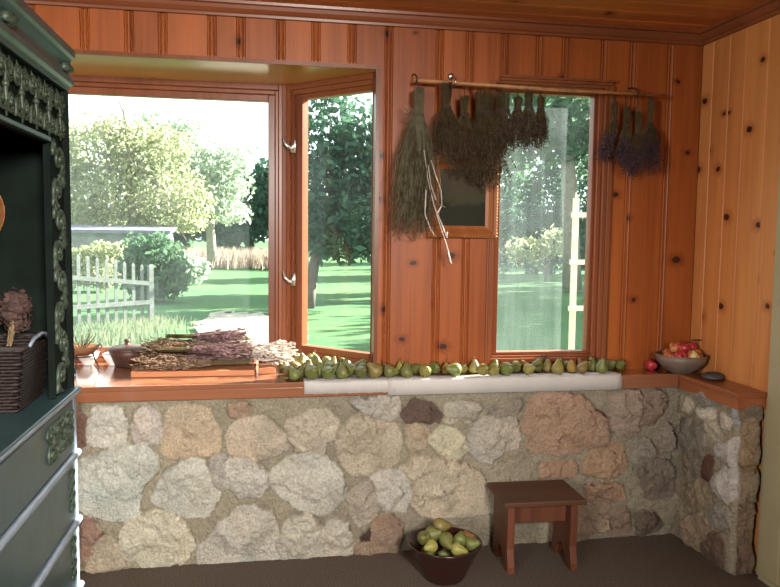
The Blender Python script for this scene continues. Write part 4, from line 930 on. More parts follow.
# ------------------------------------------------------------------ pears
M['pear_green'] = plain('green_pear_skin', srgb(97, 99, 50), 0.45, 0.38, 28, 0.03, spec=0.45, obj_var=0.5)
M['pear_yellow'] = plain('yellow_green_pear_skin', srgb(122, 112, 58), 0.45, 0.34, 26, 0.03, spec=0.45, obj_var=0.4)
M['pear_russet'] = plain('russet_pear_skin', srgb(124, 90, 48), 0.5, 0.3, 30, 0.03, spec=0.35, obj_var=0.4)
M['stem'] = plain('brown_fruit_stem', srgb(88, 66, 42), 0.8, 0.3, 80)
M['leaf'] = plain('dark_leaf', srgb(58, 68, 34), 0.6, 0.3, 30)
PPROF = [(0.0, 0.02), (0.22, 0.0), (0.55, 0.06), (0.84, 0.25), (1.0, 0.62), (0.985, 0.9), (0.84, 1.28), (0.62, 1.62), (0.47, 1.9), (0.38, 2.12), (0.27, 2.27), (0.12, 2.33), (0.0, 2.30)]
def pear_proto(matname, bend, squat, key):
    mb = MB(); mb.lathe([(max(r, 1e-4), z * squat) for r, z in PPROF], 18)
    v = np.array(mb.v); v[:, 0] += bend * np.clip(v[:, 2] - 0.9, 0, None) ** 2 * 0.35; v[:, 1] += 0.03 * np.sin(v[:, 2] * 3); mb.v = [tuple(x) for x in v]
    o = mb.build('pear', M[matname], smooth=True)
    sm = MB(); zt = 2.28 * squat; bx = bend * (zt - .9) ** 2 * .35
    sm.tube([(bx, 0, zt), (bx + bend * .15, 0.02, zt + .25), (bx + bend * .4 + .1, 0.05, zt + .55)], [0.055, 0.045, 0.06], 6)
    sm.build('stem', M['stem'], o, smooth=True)
    return o
PEAR = {}
for mn in ('green', 'yellow', 'russet'):
    for bi, (bend, sq) in enumerate(((0.15, 1.0), (-0.35, 0.94), (0.5, 1.05))): PEAR[(mn, bi)] = pear_proto('pear_' + mn, bend, sq, None)
used_proto = set()
PV = np.array([(r * math.cos(a), r * math.sin(a), z) for r, z in PPROF for a in np.linspace(0, 2 * PI, 12)[:-1]])
def put_pear(kind, bi, x, y, zsup, R, rot, label, group):
    key = (kind, bi)
    e = Euler(rot).to_matrix(); low = min((e @ Vector(p)).z for p in PV) * R
    loc = (x, y, zsup - low + 0.0005)
    if key not in used_proto:
        used_proto.add(key); o = PEAR[key]; o.location = loc; o.rotation_euler = rot; o.scale = (R,) * 3; o['label'] = label; o['category'] = 'pear'; o['group'] = group
    else:
        o = dup(PEAR[key], loc, rot, label, group, R); o['category'] = 'pear'
    return o
# (photo column, depth row, pose, kind, bend, size): rows count back from the front edge of the ledge
rowsy = {0: -0.112, 1: -0.048, 2: 0.03, 3: 0.11, 4: 0.19, 5: 0.26}
PE = [
 (294.5, 0, 'lean_left', 'green', 1, .88), (311.8, 0, 'facing', 'green', 0, 1.06), (328, 0, 'facing', 'green', 1, .96), (342.8, 0, 'up', 'green', 0, 1.0), (362, 0, 'facing', 'green', 2, .92), (374.4, 0, 'lean_left', 'yellow', 1, 1.1),
 (389.5, 0, 'lie_right', 'green', 0, .95), (406.8, 0, 'up', 'green', 1, 1.0), (425.5, 0, 'facing', 'yellow', 0, 1.0), (436.6, 1, 'facing', 'green', 1, .95), (455, 0, 'lie_left', 'green', 0, 1.0), (472.8, 1, 'up', 'yellow', 1, .95), (484.2, 0, 'facing', 'yellow', 2, .9), (493.8, 0, 'facing', 'yellow', 1, .9),
 (506.7, 0, 'facing', 'green', 0, 1.0), (516.5, 1, 'facing', 'green', 1, .9), (528.5, 0, 'facing', 'yellow', 2, .85), (536.8, 1, 'lean_right', 'green', 0, .95), (546.8, 1, 'up', 'yellow', 1, .85), (557.6, 0, 'up', 'yellow', 0, .95), (569, 1, 'up', 'russet', 1, .85), (580.6, 0, 'lean_right', 'yellow', 2, .85), (590, 1, 'up', 'green', 0, .95), (601.5, 0, 'up', 'green', 2, .95), (611, 1, 'facing', 'green', 0, .88), (619, 1, 'facing', 'green', 1, .88),
 (289, 1, 'facing', 'yellow', 2, .9), (303.5, 1, 'up', 'green', 1, .9), (320, 1, 'up', 'green', 0, .9), (337, 1, 'lean_right', 'green', 1, .9), (352.4, 1, 'facing', 'green', 2, .95), (365.5, 1, 'lie_right', 'green', 0, .95), (386, 2, 'lean_left', 'russet', 1, .9), (399.7, 1, 'up', 'yellow', 0, .88), (415.8, 1, 'facing', 'green', 2, .85), (445, 1, 'up', 'russet', 1, .85), (463.7, 1, 'lie_left', 'yellow', 0, .85), (492.5, 2, 'lean_right', 'green', 1, .85), (502, 1, 'lie_left', 'green', 0, .8), (522, 2, 'lean_left', 'russet', 1, .8), (554, 2, 'up', 'green', 2, .78), (563, 2, 'facing', 'green', 0, .78), (578, 2, 'lean_left', 'russet', 2, .75), (595, 2, 'up', 'green', 1, .75),
 (284, 3, 'up', 'green', 1, .9), (295, 2, 'facing', 'yellow', 0, .95), (308, 2, 'up', 'green', 2, .9), (301, 3, 'lean_right', 'yellow', 1, .9), (317, 3, 'up', 'green', 0, .9), (329, 2, 'facing', 'green', 1, .9), (333, 3, 'up', 'yellow', 2, .85), (345.5, 2, 'up', 'green', 0, .9), (350, 3, 'lean_left', 'green', 1, .88), (359, 2, 'lean_right', 'green', 2, .88), (371, 2, 'lie_right', 'green', 1, .9), (289.5, 4, 'facing', 'green', 0, .9), (298, 5, 'up', 'yellow', 1, .9), (305, 4, 'lean_left', 'green', 2, .9), (312, 5, 'facing', 'yellow', 0, .88), (320, 4, 'up', 'green', 1, .9), (284, 5, 'up', 'green', 2, .9), (325, 5, 'lean_right', 'yellow', 1, .85), (338, 4, 'facing', 'green', 0, .85)]
POSE = {'up': (0.0, 0.05), 'lean_left': (0.0, -0.5), 'lean_right': (0.0, 0.5), 'facing': (1.15, 0.1), 'lie_left': (0.2, -1.45), 'lie_right': (0.2, 1.45)}
RP = 0.0312; rnd = random.Random(21); pts = []
for (u, row, pose, kind, bi, sz) in PE:
    y = rowsy[row] + (0 if row < 2 or u < 380 else -0.014); p = P(u, 372, 'y', y); pts.append([float(p[0]), y, RP * sz * (1.12 if pose.startswith('l') and 'lie' in pose else 1.0)])
for it in range(60):
    for i in range(len(pts)):
        for j in range(i):
            dx, dy = pts[i][0] - pts[j][0], pts[i][1] - pts[j][1]; d = math.hypot(dx, dy) + 1e-6; need = (pts[i][2] + pts[j][2]) * 0.97
            if d < need:
                q = (need - d) * .5 / d; pts[i][0] += dx * q * .6; pts[j][0] -= dx * q * .6; pts[i][1] += dy * q; pts[j][1] -= dy * q
    for i, p in enumerate(pts):
        ymax = -p[2] - 0.006 if p[0] > BX - 0.03 else 0.32
        if p[1] > -0.03 and p[0] < BX - 0.03: p[0] = min(p[0], -1.965 + (0.455 - p[1]) / 1.016 - 0.075)
        p[1] = min(max(p[1], -0.150 + p[2] * .95), ymax)
ORD = ['first', 'second', 'third', 'fourth', 'fifth', 'sixth', 'seventh', 'eighth', 'ninth', 'tenth', 'eleventh', 'twelfth', 'thirteenth', 'fourteenth', 'fifteenth', 'sixteenth', 'seventeenth', 'eighteenth', 'nineteenth', 'twentieth', 'twenty-first', 'twenty-second', 'twenty-third', 'twenty-fourth', 'twenty-fifth', 'twenty-sixth', 'twenty-seventh', 'twenty-eighth', 'twenty-ninth', 'thirtieth']
tint = {'green': 'green', 'yellow': 'yellow-green', 'russet': 'russet brown'}
ptxt = {'up': 'upright', 'lean_left': 'left-leaning', 'lean_right': 'right-leaning', 'facing': 'tipped', 'lie_left': 'lying', 'lie_right': 'lying'}
zone_of = lambda i: ('front' if PE[i][1] == 0 or (PE[i][1] == 1 and PE[i][0] > 380) else 'back')
order = {'front': sorted([i for i in range(len(PE)) if zone_of(i) == 'front'], key=lambda i: pts[i][0]), 'back': sorted([i for i in range(len(PE)) if zone_of(i) == 'back'], key=lambda i: pts[i][0])}
place = {}
for zn, lst in order.items():
    for k, i in enumerate(lst):
        n = len(lst)
        place[i] = f"{ORD[k]} from the left in the {zn} row" if k < n / 2 else f"{ORD[n - 1 - k]} from the right in the {zn} row"
for i, (u, row, pose, kind, bi, sz) in enumerate(PE):
    a, b = POSE[pose]; rot = (a + rnd.uniform(-.12, .12), b + rnd.uniform(-.12, .12), rnd.uniform(-.25, .25) + (0 if pose != 'up' else rnd.uniform(-2, 2)))
    o = put_pear(kind, bi, pts[i][0], pts[i][1], ZL + (0.0032 if pts[i][0] > pa else 0.0005), RP * sz, rot, f"{ptxt[pose]} {tint[kind]} pear on the ledge, {place[i]}", 'pears in rows along the ledge')
    # bodies turn about their base, so bring the belly back over the spot
    e = Euler(rot).to_matrix(); off = e @ Vector((0, 0, 0.85 * RP * sz)); o.location.x -= off.x; o.location.y -= off.y
    if u in (580.6, 528.5, 536.8):
        lm = MB(); 
        for (tx, ty, sl) in ((0.9, 0.5, 1.0), (-0.4, 0.3, 0.7)):
            z0 = 2.5; lm.add([(0.1, 0, z0), (0.1 + tx * .5 * sl, .25 * sl, z0 + .45 * sl), (0.1 + tx * 1.3 * sl, ty * .4, z0 + .35 * sl), (0.1 + tx * .6 * sl, -.25 * sl, z0 + .3 * sl)], [(0, 1, 2, 3)])
        l_ = lm.build('leaf', M['leaf'], o)

# ------------------------------------------------------------------ hanging rod, hooks, herbs
RY = -0.085
M['rod'] = plain('bare_wood_rod', srgb(168, 118, 76), 0.5, 0.25, 18, 0.05)
r0, r1 = P(414, 80, 'y', RY), P(666, 95.5, 'y', RY)
mb = MB(); mb.tube([r0, r0 + (r1 - r0) * .5 + np.array([0, 0, -0.004]), r1], [0.0075, 0.008, 0.007], 10)
o = mb.build('hanging_rod', M['rod'], smooth=True); tag(o, 'long thin wooden rod hung across the wall above the right window', 'rod')
rod_at = lambda u: r0 + (r1 - r0) * float((P(u, 88, 'y', RY)[0] - r0[0]) / (r1[0] - r0[0]))
for u, lab in ((416, 'small dark wall hook holding the left end of the rod'), (455, 'shiny bent wall hook above the second herb bundle'), (637, 'wall hook holding the right part of the rod')):
    p = rod_at(u); mb = MB()
    mb.tube([(p[0], 0.006, p[2] + 0.038), (p[0], -0.02, p[2] + 0.038), (p[0], -0.06, p[2] + 0.03), (p[0], RY - 0.012, p[2] + 0.012), (p[0], RY - 0.012, p[2] - 0.008), (p[0], RY + 0.004, p[2] - 0.013), (p[0], RY + 0.016, p[2] - 0.002)], 0.0035, 7)
    h = mb.build('wall_hook', M['iron'] if u != 455 else M['silver'], smooth=True); tag(h, lab, 'hook', 'hooks carrying the rod')
    if u == 455:
        k = MB(); k.ball((p[0], -0.008, p[2] + 0.042), (0.014, 0.012, 0.017), 10, 6); k.build('rosette', M['silver'], h, smooth=True)

def herb_mat(n, c1, c2): return leafy(n, srgb(*c1), srgb(*c2), 0.25, 30)
M['herb_grey'] = herb_mat('grey_green_straw', (140, 132, 106), (84, 78, 58)); M['herb_brown'] = herb_mat('brown_green_stalks', (112, 98, 70), (74, 60, 44))
M['head_brown'] = herb_mat('brown_seed_heads', (96, 78, 68), (62, 49, 45)); M['head_purple'] = herb_mat('dried_lavender_heads', (104, 80, 96), (68, 52, 64))
M['head_mauve'] = herb_mat('mauve_brown_dried_heads', (158, 128, 134), (108, 84, 86)); M['head_tan'] = herb_mat('tan_dried_heads', (168, 140, 120), (112, 90, 78)); M['pale_sunlit'] = herb_mat('pale_sunlit_blooms', (226, 216, 206), (190, 176, 164))  # the palest tone carries sunlight in its colour
def herb(name, top, length, rtop, rneck, rbot, neck_at, n, stem_m, head_m, head_len, label, group, lean=0.0, seed=1, flat=0.6, spread_up=0.0, hang=0.05, srad=0.0013, headr=0.006, head_from=0.62, curl=0.0):
    """a bundle hung upside down by its cut ends: stalks above the tie flare a little, heads fan out below"""
    R_ = random.Random(seed); t = thing(name, label, 'herb bundle', tuple(top), (0, 0, 0), group)
    st, hd = MB(), MB()
    for i in range(n):
        a = R_.uniform(0, 2 * PI); q = math.sqrt(R_.uniform(0.02, 1))
        ca, sa = math.cos(a) * q, math.sin(a) * q * flat
        L = length * R_.uniform(0.74, 1.0) * (1 - 0.12 * q); zn = -length * neck_at
        jit = lambda k: R_.uniform(-k, k)
        p0 = Vector((ca * rtop * (1 + spread_up), sa * rtop * 1.2, R_.uniform(-0.02, 0.012)))
        p1 = Vector((ca * rneck, sa * rneck, zn))
        p2 = Vector((ca * rbot * 0.62 + lean * .4 + jit(.008), sa * rbot * .62 + jit(.006), zn - (L + zn) * 0.45))
        p3 = Vector((ca * rbot * R_.uniform(.55, 1.12) + lean + jit(.018), sa * rbot + jit(.01), -L)); p2.x += jit(rbot * .22)
        p2.y = min(p2.y, -top[1] - 0.012); p3.y = min(p3.y, -top[1] - 0.012)
        pth, rd = [p0, p1, p1.lerp(p2, .5) + Vector((ca * .01, 0, 0)), p2, p3], [srad, srad, srad, srad * .9, srad * .6]
        if curl:
            pth[2].x += jit(curl * .5); pth[3].x += jit(curl); pm = p2.lerp(p3, .55) + Vector((jit(curl), 0, 0)); pe = p3 + Vector((jit(curl * 1.2), 0, R_.uniform(-.5, 1.0) * curl))
            pe.y = min(pe.y, -top[1] - 0.012); pth = pth[:4] + [pm, p3, pe]; k_ = R_.uniform(.6, 1.5); rd = [srad * k_] * 5 + [srad * k_ * .8, srad * k_ * .7]
        st.tube(pth, rd, 3, False)
        if head_m:
            d = (p3 - p2); k0 = head_from + R_.uniform(-.1, .15)
            for j in range(int(head_len)):
                s = k0 + (1 - k0) * j / max(1, head_len - 1) + R_.uniform(-.02, .02)
                c = p1.lerp(p2, s * 2) if s < .5 else p2.lerp(p3, (s - .5) * 2)
                hr = headr * R_.uniform(.6, 1.15); dv = Vector((jit(1), jit(1), jit(.6) - .5)).normalized() * hr * 1.7
                u_ = dv.orthogonal().normalized() * hr * .55; v_ = dv.normalized().cross(u_)
                hd.add([c - dv * .4, c + u_, c + v_, c - u_, c - v_, c + dv], [(0, 2, 1), (0, 3, 2), (0, 4, 3), (0, 1, 4), (5, 1, 2), (5, 2, 3), (5, 3, 4), (5, 4, 1)])
    st.build('stalks', stem_m, t)
    if head_m: hd.build('seed_heads' if head_m in (M['head_brown'],) else 'flower_heads', head_m, t)
    tie = MB(); zn = -length * neck_at
    for k in range(3): tie.tube([(math.cos(a) * (rneck + .004), math.sin(a) * (rneck * flat + .004), zn + .004 * (k - 1)) for a in np.linspace(0, 2 * PI, 13)], 0.0018, 4, False)
    yy = RY - top[1]; tie.tube([(0, -rneck * flat, zn), (0, 0.0, zn * .4), (0, yy, hang - 0.004), (0, yy - .009, hang + .004), (0, yy, hang + .010), (0, yy + 0.009, hang + 0.003), (0, 0.004, zn * .5)], 0.0016, 4)
    tie.build('string', M['string'], t, smooth=True)
    return t
def top_at(u, v, y=RY - 0.012):
    p = P(u, v, 'y', y); return p, float(rod_at(u)[2] - p[2])
def hb(u, v, vb, **k):
    p, hang = top_at(u, v); L = float(p[2] - P(u, vb, 'y', p[1])[2]); return herb(k.pop('name', 'herb_bundle'), p, L, hang=hang, **k)
gl, gr = 'herb bundles on the left half of the rod', 'lavender bundles on the right end of the rod'
g1 = hb(419, 90, 246, rtop=.024, rneck=.02, rbot=.125, neck_at=.16, n=190, curl=.032, stem_m=M['herb_grey'], head_m=None, head_len=0, label='largest grey-green straw bundle hanging lowest at the left end of the rod', group=gl, lean=-0.016, seed=4, srad=.0018, flat=.5)
# side sprays and the long bright stem of the largest bundle
mb = MB(); R_ = random.Random(8)
for i in range(46):
    a = Vector((R_.uniform(-.02, .015), R_.uniform(-.03, 0), R_.uniform(-.16, -.11))); b = a + Vector((R_.uniform(-.075, -.035), R_.uniform(-.03, .01), R_.uniform(-.03, .07))) * (1 if i < 34 else -.5)
    mb.tube([a + Vector((.01, 0, -.12)), a, b], [.0016, .0016, .001], 3, False)
for i in range(26):
    a = Vector((R_.uniform(-.06, .02), -.02, R_.uniform(-.4, -.3))); b = a + Vector((R_.uniform(-.12, -.02), R_.uniform(-.03, .02), R_.uniform(-.33, -.2)))
    mb.tube([a, a.lerp(b, .5) + Vector((.02, 0, 0)), b], [.0015, .0015, .001], 3, False)
mb.build('side_sprays', M['herb_grey'], g1)
mb = MB(); q = [np.array(P(u, v, 'y', -.13)) - np.array(g1.location) for u, v in ((424, 150), (428, 180), (434, 205), (440, 225), (446, 243), (451, 264))]
mb.tube([Vector(x) for x in q], [.002, .002, .0025, .0025, .003, .004], 5)
for pl in (((431, 160), (436, 176), (441, 190), (442, 205), (437, 214)), ((428, 165), (431, 185), (436, 200)), ((434, 205), (441, 222), (447, 238), (447, 232)), ((426, 190), (425, 214), (431, 230), (435, 236))):
    mb.tube([Vector(np.array(P(u, v, 'y', -.14)) - np.array(g1.location)) for u, v in pl], [.0025] * (len(pl) - 1) + [.004], 4)
mb.build('bare_stem', M['pale_sunlit'], g1, smooth=True)  # sunlight on the stems put into their pale colour
hb(447, 84, 168, rtop=.028, rneck=.017, rbot=.085, neck_at=.27, n=110, stem_m=M['herb_brown'], head_m=M['head_brown'], head_len=7, label='brown herb bundle with a narrow neck beside the largest straw bundle', group=gl, seed=9, curl=.012, head_from=.4)
hb(465, 97, 184, rtop=.02, rneck=.016, rbot=.075, neck_at=.2, n=90, stem_m=M['herb_brown'], head_m=M['head_brown'], head_len=7, label='small dark herb bundle between the narrow-necked one and the long bushy one', group=gl, seed=12, curl=.012, head_from=.4)
hb(485, 92, 196, rtop=.046, rneck=.040, rbot=.105, neck_at=.2, n=170, stem_m=M['herb_brown'], head_m=M['head_brown'], head_len=9, label='long bushy dark herb bundle hanging over the picture frame\'s top corner', group=gl, lean=.03, seed=14, curl=.012, head_from=.35)
hb(503, 94, 160, rtop=.036, rneck=.030, rbot=.07, neck_at=.25, n=110, stem_m=M['herb_brown'], head_m=M['head_brown'], head_len=8, label='shorter bushy dark herb bundle at the window\'s left casing', group=gl, seed=15, curl=.012, head_from=.35)
for u, v, vb, lab, sd in ((518, 97, 151, 'leftmost of three small dark bundles before the right pane', 31), (529, 91, 155, 'middle of three small dark bundles before the right pane', 32), (541, 97, 153, 'rightmost of three small dark bundles before the right pane', 33)):
    hb(u, v, vb, rtop=.022, rneck=.014, rbot=.046, neck_at=.22, n=80, stem_m=M['herb_brown'], head_m=M['head_brown'], head_len=9, label=lab, group='small dark bundles before the right window', seed=sd, head_from=.3, headr=.0055)
for u, v, vb, ln, rb, lab, sd in ((615, 102, 166, -.045, .05, 'left-swept lavender bundle, nearest the window casing', 41), (627, 108, 172, -.02, .045, 'small lavender bundle, second from the right window', 42), (639, 112, 184, -.02, .05, 'lowest tied lavender bundle, third from the right window', 43), (651, 100, 180, 0.0, .07, 'largest lavender bundle at the right end of the rod', 44)):
    hb(u, v, vb, rtop=.017, rneck=.012, rbot=rb, neck_at=.3, n=80 if sd < 44 else 120, stem_m=M['herb_brown'], head_m=M['head_purple'], head_len=8, label=lab, group=gr, lean=ln, seed=sd, head_from=.5, name='lavender_bundle')

# ------------------------------------------------------------------ framed picture
M['frame'] = pine('frame_wood', light=(0.3, 0.1, 0.03, 1), dark=(0.15, 0.04, 0.012, 1), knots=False, rough=0.3)
M['gilt'] = plain('dull_gilt', (0.36, 0.2, 0.07), 0.35, 0.3, 50, metal=0.6)
px0, px1, pz0, pz1 = -1.345, -1.014, 1.42, 1.79
pf = thing('framed_picture', 'small dark landscape painting in a carved wooden frame on the wall', 'picture', ((px0 + px1) / 2, 0, pz0))
hw_ = (px1 - px0) / 2; hh_ = pz1 - pz0
mb = MB()
prof = [(0.0, -0.002), (0.0, -0.022), (0.008, -0.030), (0.018, -0.026), (0.026, -0.030), (0.042, -0.018), (0.056, -0.014), (0.058, -0.002)]
corners = [(-1, 0), (1, 0), (1, 1), (-1, 1)]
vs = []
for sx, tz in corners:
    for o_, y in prof: vs.append((sx * (hw_ - o_), y, o_ if tz == 0 else hh_ - o_))
n = len(prof); fs = []
for c in range(4):
    for j in range(n - 1): fs.append((c * n + j, ((c + 1) % 4) * n + j, ((c + 1) % 4) * n + j + 1, c * n + j + 1))
mb.add(vs, fs, .3); mb.build('frame', M['frame'], pf)
mb = MB()
for k in range(26):
    z = 0.008 + (hh_ - .016) * k / 25
    for sx in (-1, 1): mb.ball((sx * (hw_ - 0.005), -0.029, z), 0.0045, 6, 4)
for k in range(24):
    x = -hw_ + .012 + (2 * hw_ - .024) * k / 23
    for z in (0.005, hh_ - .005): mb.ball((x, -0.029, z), 0.0045, 6, 4)
mb.build('bead_edging', M['gilt'], pf, smooth=True)
N = NT('painted_landscape'); sep = N.n('ShaderNodeSeparateXYZ'); N.l(N.obj(), sep.inputs[0])
h = N.math('ADD', N.math('DIVIDE', sep.outputs[2], hh_), N.math('MULTIPLY', N.math('SUBTRACT', N.noise(N.obj(), 14, 4), .5), .35))
c = N.mix(N.ramp(h, .38, .5), srgb(30, 30, 16), srgb(54, 52, 30)); c = N.mix(N.ramp(h, .52, .62), c, srgb(60, 50, 34)); c = N.mix(N.ramp(h, .7, .95), c, srgb(78, 64, 44))
N.set(Base_Color=c, Roughness=.55, Specular_IOR_Level=.15)
mb = MB(); mb.box((-hw_ + .05, -0.012, .05), (hw_ - .05, -0.006, hh_ - .05)); mb.build('canvas', N.m, pf)

# ------------------------------------------------------------------ apple bowl, stone
M['bowl'] = plain('grey_brown_stoneware', srgb(112, 98, 86), 0.45, 0.15, 16, 0.04)
M['bowl_rim'] = plain('rust_glaze', srgb(140, 96, 70), 0.4, 0.15, 16)
ab = thing('fruit_bowl', 'wide grey-brown stoneware bowl of apples in the ledge corner', 'bowl', (-0.074, -0.082, ZL))
ab.location = (-0.122, -0.125, ZL)
prof = [(0.001, 0.004), (0.05, 0.0), (0.056, 0.004), (0.09, 0.022), (0.122, 0.055), (0.134, 0.088), (0.130, 0.0885), (0.115, 0.056), (0.08, 0.024), (0.04, 0.012), (0.001, 0.011)]
prof = [(r * 0.90, z) for r, z in prof]
mb = MB(); mb.lathe(prof, 40); mb.build('body', M['bowl'], ab, smooth=True)
mb = MB(); mb.lathe([(0.1155, .087), (0.1195, .0885), (0.1215, .090), (0.1195, .092), (0.1155, .0905), (0.1155, .087)], 40); mb.build('rim', M['bowl_rim'], ab, smooth=True)
def apple_mat(n, c1, c2, s):
    N = NT(n); f = N.noise(N.obj(), s, 4, .6, .5); oi = N.n('ShaderNodeObjectInfo')
    c = N.mix(N.ramp(f, .4, .62), c1, c2); return N.set(Base_Color=c, Roughness=.3, Specular_IOR_Level=.5)
M['apple_red'] = apple_mat('red_apple_skin', srgb(158, 34, 44), srgb(176, 70, 66), 1.4); M['apple_mixed'] = apple_mat('red_yellow_apple_skin', srgb(170, 62, 46), srgb(196, 160, 96), 1.2); M['apple_pale'] = apple_mat('pale_apple_skin', srgb(196, 190, 128), srgb(180, 90, 66), 0.7)
APROF = [(0.001, -0.72), (0.25, -0.82), (0.5, -0.8), (0.82, -0.5), (1.0, 0.02), (0.95, 0.4), (0.72, 0.72), (0.42, 0.84), (0.18, 0.74), (0.001, 0.58)]
AP = {}
for k in ('red', 'mixed', 'pale'):
    mb = MB(); mb.lathe(APROF, 18); o = mb.build('apple', M['apple_' + k], smooth=True); sm = MB(); sm.tube([(0, 0, .6), (.03, 0, .85), (.1, .03, 1.12)], [.05, .045, .06], 5); sm.build('stem', M['stem'], o); AP[k] = [o, 0]
def put_apple(k, loc, r, rot, lab, grp):
    o, n = AP[k]
    if n == 0: o.location = loc; o.rotation_euler = rot; o.scale = (r,) * 3; o['label'] = lab; o['group'] = grp
    else: o = dup(o, loc, rot, lab, grp, r)
    o['category'] = 'apple'; AP[k][1] = 1
bx, by = ab.location.x, ab.location.y; ga = 'apples in the stoneware bowl'
for k, dx, dy, z, r, rot, lab in (
  ('mixed', -.068, -.022, .081, .026, (.4, .3, 0), 'red and yellow apple at the left rim of the bowl'), ('red', -.036, -.052, .086, .031, (1.2, .2, 0), 'big red apple facing forward at the front left of the bowl'), ('pale', .016, -.062, .086, .030, (.9, .5, .6), 'pale yellow-green apple at the front middle of the bowl'),
  ('mixed', .052, -.035, .084, .029, (1.0, -.3, 1), 'reddish apple right of the pale apple in the bowl'), ('red', .072, .012, .084, .030, (.8, .5, 2), 'red apple at the right rim of the bowl'), ('mixed', -.036, .028, .083, .030, (.2, .2, 1), 'orange-red apple at the back left of the bowl'),
  ('red', .024, .048, .083, .029, (.2, .1, 1), 'dark red apple at the back of the bowl'), ('red', .008, -.010, .118, .027, (.5, .1, 1), 'bright red apple topping the heap in the bowl'), ('mixed', -.030, -.004, .122, .027, (.2, -.3, 1), 'orange apple high in the heap beside the topmost red one'), ('red', .052, .012, .118, .026, (.3, .6, 1), 'small red apple heaped at the upper right of the bowl')):
    put_apple(k, (bx + dx * 1.12, by + dy * 1.12, ZL + z), r * 1.08, rot, lab, ga)
o = P(651, 366, 'y', -.045); put_apple('red', (float(o[0]), -.045, ZL + .0245), .030, (.2, .4, 0), 'single small red apple on the ledge left of the bowl', None)
mb = MB(); mb.tube([(0.0, 0, 0), (.02, .004, .012), (.05, .0, .016)], [.0016, .0014, .001], 4)
for k in range(3):
    x = .012 + .016 * k; mb.add([(x, 0, .01), (x + .012, .008, .018), (x + .026, .002, .016), (x + .014, -.006, .012)], [(0, 1, 2, 3)])
tag(mb.build('leaf_sprig', M['leaf'], loc=(bx + .035, by + .0, ZL + .141)), 'leafy sprig lying on top of the apples', 'leaf')
M['slate'] = plain('dark_grey_stone', srgb(74, 76, 78), 0.7, 0.25, 40, 0.2)
mb = MB(); mb.ball((0, 0, .014), (.076, .050, .0145), 22, 10)
v = np.array(mb.v); v[:, :2] *= (1 + .12 * (fbm(np.arctan2(v[:, 1], v[:, 0]) * 1.2 + 5, v[:, 2] * 40, 3) - .5))[:, None]; v[:, 2] += .008 * (fbm(v[:, 0] * 40 + 9, v[:, 1] * 40 + 9, 4) - .5) * (v[:, 2] > .012); mb.v = [tuple(x) for x in v]
o = mb.build('flat_stone', M['slate'], smooth=True, loc=(-0.058, -0.285, ZL)); o.rotation_euler = (0, 0, .9); tag(o, 'flat dark grey stone on the short ledge in front of the bowl', 'stone')

# ------------------------------------------------------------------ stool
M['stool'] = pine('stool_wood', along='x', light=(0.085, 0.034, 0.017, 1), dark=(0.03, 0.012, 0.007, 1), rough=0.5, kamount=0.25)
M['stool_leg'] = pine('stool_leg_wood', light=(0.13, 0.042, 0.021, 1), dark=(0.055, 0.018, 0.009, 1), rough=0.5, knots=False)
sx0, sx1, sy0, sy1, sz = -1.085, -0.722, -0.44, -0.17, 0.318
stl = thing('stool', 'small dark wooden plank stool standing against the stone wall', 'stool', ((sx0 + sx1) / 2, (sy0 + sy1) / 2, 0), (0, 0, math.radians(-1.5)))
hx, hyy = (sx1 - sx0) / 2, (sy1 - sy0) / 2
mb = MB(); mb.box((-hx, -hyy, sz - .022), (hx, hyy, sz), .3); mb.build('seat', M['stool'], stl, bevel=.004)
for sgn in (-1, 1):
    xc = sgn * .140; mb = MB(); d0 = hyy - .02
    poly = [(-d0 * .9, sz - .023), (d0 * .9, sz - .023), (d0 * .9, sz - .12), (d0 * .86, .10), (d0, .03), (d0, 0), (d0 * .55, 0), (d0 * .4, .05), (0, .085), (-d0 * .4, .05), (-d0 * .55, 0), (-d0, 0), (-d0, .03), (-d0 * .86, .10), (-d0 * .9, sz - .12)]
    mb.prism(poly, xc - .016, xc + .016, 'x', .2); mb.build('leg', M['stool_leg'], stl, bevel=.003)
mb = MB(); mb.box((-.126, -.045, sz - .125), (.126, -.024, sz - .035), .4); mb.build('stretcher', M['stool_leg'], stl, bevel=.003)
mb = MB(); mb.box((-.126, .05, sz - .075), (.126, .07, sz - .023), .6); mb.build('apron', M['stool'], stl, bevel=.003)

# ------------------------------------------------------------------ floor bowl of pears
M['darkbowl'] = plain('dark_red_brown_glaze', srgb(46, 24, 21), 0.22, 0.2, 10, spec=.5)
fbx, fby = -1.335, -0.395
fbw = thing('floor_bowl', 'deep dark red-brown bowl of pears standing on the floor', 'bowl', (fbx, fby, 0))
mb = MB(); mb.lathe([(.001, .006), (.078, .0), (.084, .006), (.115, .07), (.152, .146), (.158, .152), (.156, .157), (.149, .155), (.108, .07), (.074, .016), (.001, .014)], 40); mb.build('body', M['darkbowl'], fbw, smooth=True)
gf = 'pears in the bowl on the floor'
FBP = [('green', 0, 424, 538, 'facing', -.5, 'round green pear at the left rim of the floor bowl', .03, -.02), ('green', 1, 433, 534, 'facing', .9, 'large green pear left of centre in the floor bowl', .034, 0), ('yellow', 0, 440, 526, 'lie_right', .1, 'pear lying topmost at the back of the floor bowl', .034, .05), ('green', 2, 446, 540, 'facing', 0, 'pear turned blossom end out at the centre of the floor bowl', .032, -.03), ('yellow', 1, 431, 546, 'lie_left', .4, 'small pear at the lower left front of the floor bowl', .028, -.07), ('yellow', 2, 457, 549, 'lie_right', -.3, 'yellow-green pear lying along the front rim of the floor bowl', .028, -.08), ('green', 0, 460, 540, 'facing', 2.6, 'shaded pear right of centre in the floor bowl', .03, 0.0), ('green', 1, 472, 544, 'facing', .8, 'olive pear at the right rim of the floor bowl', .031, -.02), ('russet', 0, 467, 538, 'facing', .5, 'brownish pear at the back right of the floor bowl', .03, .03)]
